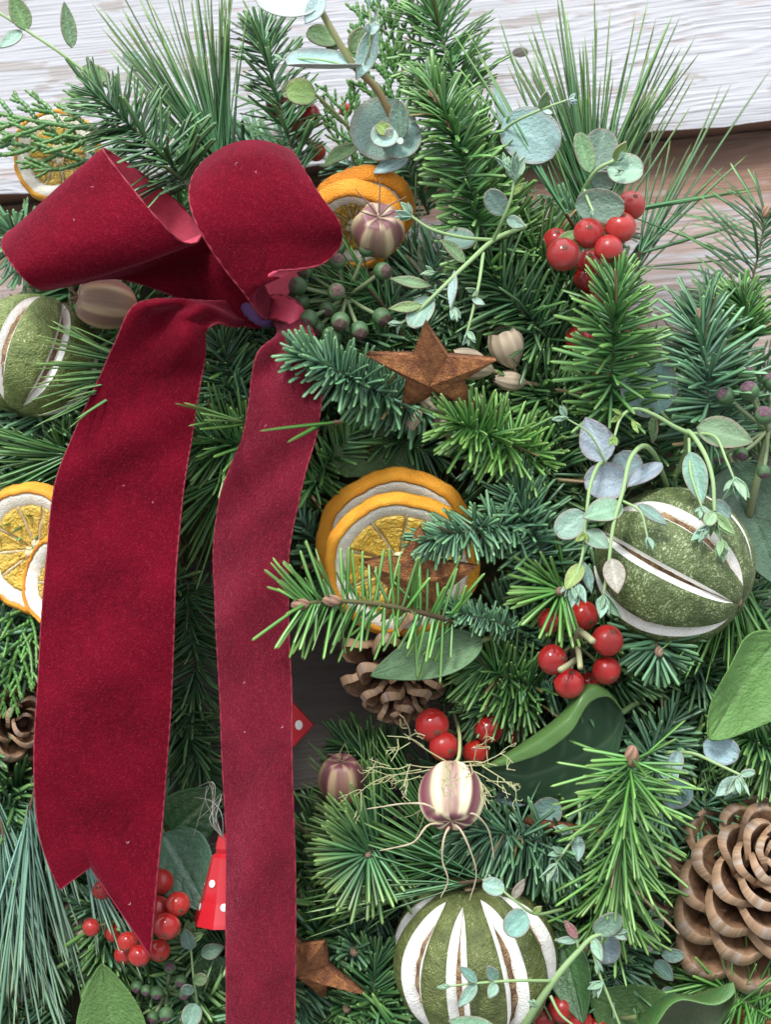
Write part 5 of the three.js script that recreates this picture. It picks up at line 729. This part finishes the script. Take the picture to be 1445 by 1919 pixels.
fir('long curved dark needles standing off the bare wall', [[1392, 640, -26], [1408, 540, -24], [1428, 450, -22], [1436, 400, -22]], { len: 150, w: 8.2, n: 50, pal: 'dark', a0: 62, a1: 30, bend: .4, bud: 1, flat: .8, name: 'fir_sprig' });
fir('bushy fir tip pushing over the long ribbon tail', [[800, 770, 10], [720, 740, 24], [640, 700, 38], [568, 664, 46]], { len: 76, w: 11, n: 170, pal: 'blue', a0: 74, flat: .5, droop: .15 });
fir('fresh green fir tip below the beige capsules', [[1010, 866, 8], [950, 830, 22], [890, 804, 32], [856, 792, 36]], { len: 90, w: 9.5, n: 150, pal: 'bright', a0: 78, flat: .45 });
fir('blue fir sprig between the orange slices and the lime', [[1030, 1100, 0], [1012, 1030, 12], [985, 965, 18], [970, 920, 18]], { len: 92, w: 10.5, n: 120, pal: 'blue', a0: 72 });
fir('short fir tip lying on the torn orange slice', [[985, 985, 14], [920, 985, 28], [855, 1000, 36], [800, 1010, 38]], { len: 64, w: 10, n: 130, pal: 'blue', a0: 76, droop: .25, flat: .5 });
fir('tiny blue fir tip at the end of the spruce twig', [[968, 1178, 14], [920, 1162, 24], [872, 1150, 30], [846, 1146, 32]], { len: 38, w: 8, n: 110, pal: 'blue', a0: 66 });
fir('light green spruce twig with grey buds reaching over the ribbon', [[856, 1166, 30], [780, 1146, 42], [690, 1130, 50], [610, 1126, 54], [566, 1132, 56]], { len: 112, w: 8.6, n: 66, pal: 'bright', a0: 82, a1: 48, bend: .1, bud: 2, budR: 11, flat: .8, under: .1, stem: 11, tipShort: .95, name: 'spruce_twig', cat: 'spruce twig', segs: 3, up: [0, 0, 1] });
rosette('green spruce rosette left of the ring of berries', 1050, 1108, 26, { len: 132, w: 8, n: 110, pal: 'bright', from: 95, to: 300, el0: 0, el1: 45, inner: .8, name: 'spruce_twig', cat: 'spruce twig', lean: [-.35, -.1] });
rosette('big fir rosette below the speckled lime', 1236, 1222, 26, { len: 122, w: 10, n: 140, pal: 'blue', from: 155, to: 385, el0: -10, el1: 55, lean: [.0, -.45], inner: .55, bend: .18 });
fir('spruce shoot with a brown bud hanging beside the large cone', [[1146, 1730, 12], [1160, 1620, 28], [1176, 1510, 38], [1184, 1420, 44]], { len: 138, w: 8.5, n: 130, pal: 'bright', a0: 122, a1: 62, bend: .12, bud: 1, budR: 13, flat: .42, under: .2, droop: .3, tipShort: 1, name: 'spruce_twig', cat: 'spruce twig', stem: 7 });
fir('bright hanging needles below the large cone', [[1490, 1950, 4], [1430, 1900, 6], [1370, 1860, 4], [1320, 1836, 0]], { len: 140, w: 9, n: 150, pal: 'bright', a0: 75, droop: .6, name: 'spruce_twig', cat: 'spruce twig' });
fir('fir sprig behind the large cone at the holed leaf', [[1500, 1420, 0], [1440, 1400, 6], [1390, 1380, 8]], { len: 100, w: 9, n: 140, pal: 'green', a0: 76, droop: .5 });
pine('pine needles between the lime and the holed leaf', [[1400, 1090, 0], [1360, 1110, 14]], { a0: 195, a1: 300, l0: 110, l1: 190, n: 70, w: 8, pal: 'bright' });
rosette('thick pine rosette in the middle beside the long tail', 690, 1602, 22, { len: 150, w: 8, n: 230, pal: 'pine', from: 90, to: 320, el0: -15, el1: 45, inner: .8, lean: [-.2, -.1], name: 'pine_sprig', cat: 'pine sprig', budR: 6 });
pine('long pine needles sweeping from the striped pod to the ribbon', [[960, 1640, 2], [900, 1650, 20], [860, 1655, 26]], { tips: [[560, 1735, 22], [562, 1760, 22], [556, 1712, 22], [620, 1700, 26], [640, 1662, 24], [566, 1690, 18], [600, 1520, 12], [570, 1560, 12], [620, 1560, 18], [660, 1530, 18], [700, 1520, 18], [560, 1640, 14]], bend: .04, w: 6 });
pine('dark long pine needles fanning behind the striped pod', [[900, 1640, -6], [850, 1610, 4]], { a0: 120, a1: 215, l0: 180, l1: 330, n: 90, w: 7, pal: 'green', zs: 30 });
fir('dark brush of fir needles between striped pod and spruce shoot', [[1100, 1590, 2], [1020, 1580, 12], [940, 1560, 16], [880, 1545, 12]], { len: 104, w: 10, n: 190, pal: 'blue', a0: 80, droop: .7, flat: .5 });
rosette('dark blue fir rosette right of the half covered star', 664, 1784, 6, { len: 74, w: 9, n: 90, pal: 'blue', el1: 60 });
rosette('dark blue fir rosette below the half covered star', 650, 1890, 6, { len: 80, w: 9, n: 90, pal: 'dark', el1: 60 });
fir('dark fir beside the upright lime at the wreath foot', [[720, 1960, -6], [700, 1880, 2], [705, 1800, 4]], { len: 85, w: 9, n: 120, pal: 'dark' });
pine('pine needles combing across the pale lime', [[350, 700, 20], [300, 690, 24], [250, 690, 26]], { tips: [...Array(46)].map((_, k) => [R(40, 150), 600 + k * 4.6 + R(-10, 10), 22 + R(-6, 10)]), bend: .06, w: 6.5, pal: 'pine' });
pine('pine needles between lime and pale orange slices', [[180, 860, 6], [120, 850, 10]], { a0: 160, a1: 215, l0: 100, l1: 220, n: 60, w: 8, pal: 'green' });
fir('grey-blue fir between the two ribbon tails', [[470, 800, -6], [435, 720, 4], [415, 640, 6]], { len: 80, w: 10, n: 140, pal: 'blue' });
fir('spruce twig showing between the ribbon tails', [[500, 842, 8], [440, 832, 12], [372, 828, 14]], { len: 110, w: 9, n: 120, pal: 'green', a0: 70, bud: 1, name: 'spruce_twig', cat: 'spruce twig' });
pine('tuft of thin needles crossing the forked tail edge', [[470, 800, 34], [440, 785, 42]], { tips: [[330, 747, 48], [352, 752, 46], [360, 768, 44], [372, 776, 42], [384, 790, 40], [356, 790, 40], [366, 808, 38]], pal: 'bright', w: 7, bend: .05 });
pine('two yellow-green needles lying on the long tail', [[640, 790, 44], [605, 795, 50]], { tips: [[484, 806, 50], [540, 830, 50]], pal: 'bright', w: 7, bend: .03 });
pine('spruce needles hanging between the ribbon tails', [[440, 860, 6], [430, 900, 8]], { a0: 200, a1: 300, l0: 120, l1: 240, n: 46, w: 8, pal: 'green', zs: 20 });
pine('long pale pine needles drooping down the wreath foot', [[120, 1330, -8], [84, 1420, 6], [56, 1510, 14], [30, 1610, 12]], { a0: 252, a1: 288, l0: 200, l1: 420, n: 95, w: 7.5, pal: 'glauc', zs: 14, bend: .05 });
pine('pale pine tuft hanging at the outer side of the drooping needles', [[-40, 1390, -8], [-16, 1480, 8], [6, 1570, 12], [10, 1650, 10]], { a0: 258, a1: 296, l0: 200, l1: 380, n: 80, w: 7.5, pal: 'glauc', zs: 14, bend: .06 });
pine('second tuft of pale pine needles crossing the red berries', [[150, 1560, 10], [165, 1620, 18]], { a0: 278, a1: 306, l0: 130, l1: 250, n: 34, w: 7, pal: 'glauc', zs: 16, bend: .08 });
pine('long pine needles fanning up the planks behind the bow', [[440, 400, -26], [420, 330, -22], [405, 290, -20]], { a0: 84, a1: 132, l0: 210, l1: 400, n: 84, w: 6.5, pal: 'pine', zs: 16, bend: .1 });
pine('grass-like pine needles fanning up the planks over red berries', [[1120, 500, -30], [1110, 430, -28], [1112, 360, -26]], { a0: 55, a1: 122, l0: 200, l1: 420, n: 120, w: 6.8, pal: 'pine', zs: 14, bend: .07 });
pine('grass-like pine needles leaning over the dark plank gap', [[1180, 560, -24], [1195, 500, -24], [1200, 470, -22]], { tips: [[1375, 140, -40], [1445, 118, -40], [1360, 156, -36], [1230, 244, -24], [1282, 258, -26], [1288, 268, -26], [1302, 268, -28], [1324, 262, -28], [1370, 298, -30], [1392, 292, -30], [1262, 330, -22], [1240, 350, -22], [1320, 330, -26], [1250, 280, -26], [1390, 420, -30], [1300, 420, -20], [1445, 480, -20], [1225, 300, -20]], bend: .1, w: 7, pal: 'pine' });
pine('arching single pine needles crossing the lower plank', [[1160, 400, -20], [1190, 390, -18]], { tips: [[1445, 340, -24], [1438, 352, -24], [1445, 495, -24]], bend: .16, w: 6.5, pal: 'pine' });
pine('long needles crossing in front of the budded fir', [[1080, 430, 8], [1060, 400, 16]], { tips: [[838, 48, 0], [880, 36, -4], [905, 92, 4], [925, 20, -6], [860, 110, 6]], bend: .06, w: 6.5, pal: 'pine' });
pine('thin dark needles bristling round the ivy berries', [[760, 640, 0], [715, 570, 14], [690, 540, 20]], { a0: 95, a1: 200, l0: 90, l1: 190, n: 60, w: 5, pal: 'green', zs: 45 });
cypress('cypress spray lying across the round yellow orange slice', [[250, 250, -10], [150, 240, -8], [60, 225, -10], [-20, 210, -14]], { n: 11, len: 95, pal: 'green', w: 12 });
cypress('lower cypress spray against the round yellow orange slice', [[220, 320, -14], [130, 290, -12], [40, 275, -14], [-20, 262, -18]], { n: 10, len: 80, pal: 'green', w: 12 });
cypress('cypress spray rising behind the pale aqua leaves', [[760, 260, -28], [730, 170, -26], [715, 90, -26], [706, -20, -28]], { n: 14, len: 100, pal: 'green', w: 12 });
cypress('second cypress spray beside the pale aqua leaves', [[820, 200, -30], [770, 120, -28], [745, 50, -28], [735, -30, -30]], { n: 12, len: 90, pal: 'green' });
cypress('short cypress spray behind the lime-green leaf', [[680, 330, -26], [655, 250, -24], [640, 180, -24]], { n: 10, len: 80, pal: 'green' });
cypress('bright cypress spray beside the smaller orange slice', [[70, 1120, 6], [40, 1190, 14], [20, 1260, 14], [0, 1330, 10]], { n: 13, len: 90, pal: 'bright', w: 10 });
rosette('blue-green fir behind the left bow loop', 20, 440, 4, { len: 95, w: 9, n: 110, pal: 'blue' });
fir('dark fir hanging into the wreath hole between the tails', [[350, 1090, -10], [360, 1200, -12], [365, 1300, -20], [350, 1400, -30]], { len: 92, w: 9, n: 150, pal: 'dark' });
fir('fir shadowed under the left edge of the wreath hole', [[300, 1300, -24], [350, 1380, -26], [390, 1460, -30]], { len: 90, w: 9, n: 110, pal: 'dark' });
fir('green fir under the pale leaf beside the small cone', [[1010, 1290, 2], [950, 1270, 8], [890, 1240, 10]], { len: 100, w: 9, n: 130, pal: 'green', droop: .5 });
fir('dark fir above the red berries of the striped pod', [[1000, 1310, 0], [950, 1320, 8], [900, 1330, 8]], { len: 80, w: 9, n: 110, pal: 'dark', droop: .3 });

fir('long curved dark fir needles under the branching eucalyptus', [[1080, 700, -14], [1010, 620, 2], [950, 550, 8], [915, 500, 8]], { len: 112, w: 10, n: 160, pal: 'dark', a0: 66, bend: .3 });
fir('dark fir between the branching eucalyptus and the five berries', [[1080, 590, -16], [1030, 520, -6], [985, 440, -2]], { len: 110, w: 10, n: 130, pal: 'green', a0: 64, bend: .3 });
fir('fir deep below the five red berries', [[1040, 680, -20], [1060, 600, -8], [1070, 520, -8]], { len: 100, w: 9, n: 120, pal: 'dark', a0: 66 });
fir('fir behind the beige capsules', [[1090, 800, -8], [1040, 750, 2], [990, 700, 2]], { len: 95, w: 9.5, n: 120, pal: 'dark', a0: 66 });

fir('dark fir closing the wreath hole below the dull brown pod', [[560, 1640, -30], [600, 1570, -26], [650, 1500, -24]], { len: 95, w: 10, n: 110, pal: 'dark', a0: 66 });
fir('dark fir at the right rim of the wreath hole', [[760, 1440, -34], [700, 1420, -30], [650, 1400, -34]], { len: 85, w: 10, n: 90, pal: 'dark', a0: 66 });
pine('thin pine needles in front of the dull brown pod', [[720, 1560, -10], [690, 1530, -4]], { a0: 85, a1: 160, l0: 110, l1: 190, n: 40, w: 6, pal: 'pine', zs: 30 });

// ---------------------------------------------------------------- sprigs packed into the body of the wreath
{
  rnd = mulberry(77);
  const kinds = [['dark', 'dark green fir sprig packed into the body of the wreath', 'dark fir packed into the wreath'], ['blue', 'blue-green fir sprig packed into the body of the wreath', 'blue-green fir packed into the wreath'], ['green', 'mid-green fir sprig packed into the body of the wreath', 'mid-green fir packed into the wreath'], ['pine', 'soft green fir sprig packed into the body of the wreath', 'soft green fir packed into the wreath']];
  let made = 0;
  for (let k = 0; k < 2000 && made < 265; k++) {
    const x = R(-160, 1600), y = R(200, 2060), r = Math.hypot(x - CX, y - CY); if (r < 250 || r > 1090) continue; if (x < 520 && y < 420) continue;
    const out = Math.atan2(-(y - CY), x - CX), a = out + R(-1.7, 1.7), L = R(120, 210), z = zsurf(x, y) + R(-14, 4), e = [x + Math.cos(a) * L, y - Math.sin(a) * L];
    const re = Math.hypot(e[0] - CX, e[1] - CY); if (re > 1180 || re < 215) continue; made++;
    const [pal, lab, grp] = kinds[[0, 0, 1, 1, 2, 3][Math.floor(rnd() * 6)]], ze = Math.min(zsurf(...e) + R(2, 12), 8);
    fir(lab, [[x, y, z - 8], [x + (e[0] - x) * .5, y + (e[1] - y) * .5, Math.min(10, (z + ze) / 2 + 6)], [e[0], e[1], ze]], { len: R(70, 98), w: 9.5, n: 74, pal, segs: 2, group: grp, a0: 70 });
  }
  for (let k = 0; k < 26; k++) { const th = R(0, 6.283), r = R(420, 940), x = CX + Math.cos(th) * r, y = CY - Math.sin(th) * r; if (x < -120 || x > 1560 || y < 300 || y > 2000) { k -= .5; continue; } const z = zsurf(x, y), a = th / DEG + R(-60, 60); pine('pine tuft packed into the body of the wreath', [[x, y, z - 10], [x + 20 * Math.cos(a * DEG), y - 20 * Math.sin(a * DEG), z]], { a0: a - 40, a1: a + 40, l0: 110, l1: 210, n: 34, w: 7, pal: rnd() < .5 ? 'pine' : 'green', zs: 30, group: 'pine packed into the wreath' }); }
}
renderer.render(scene, camera);
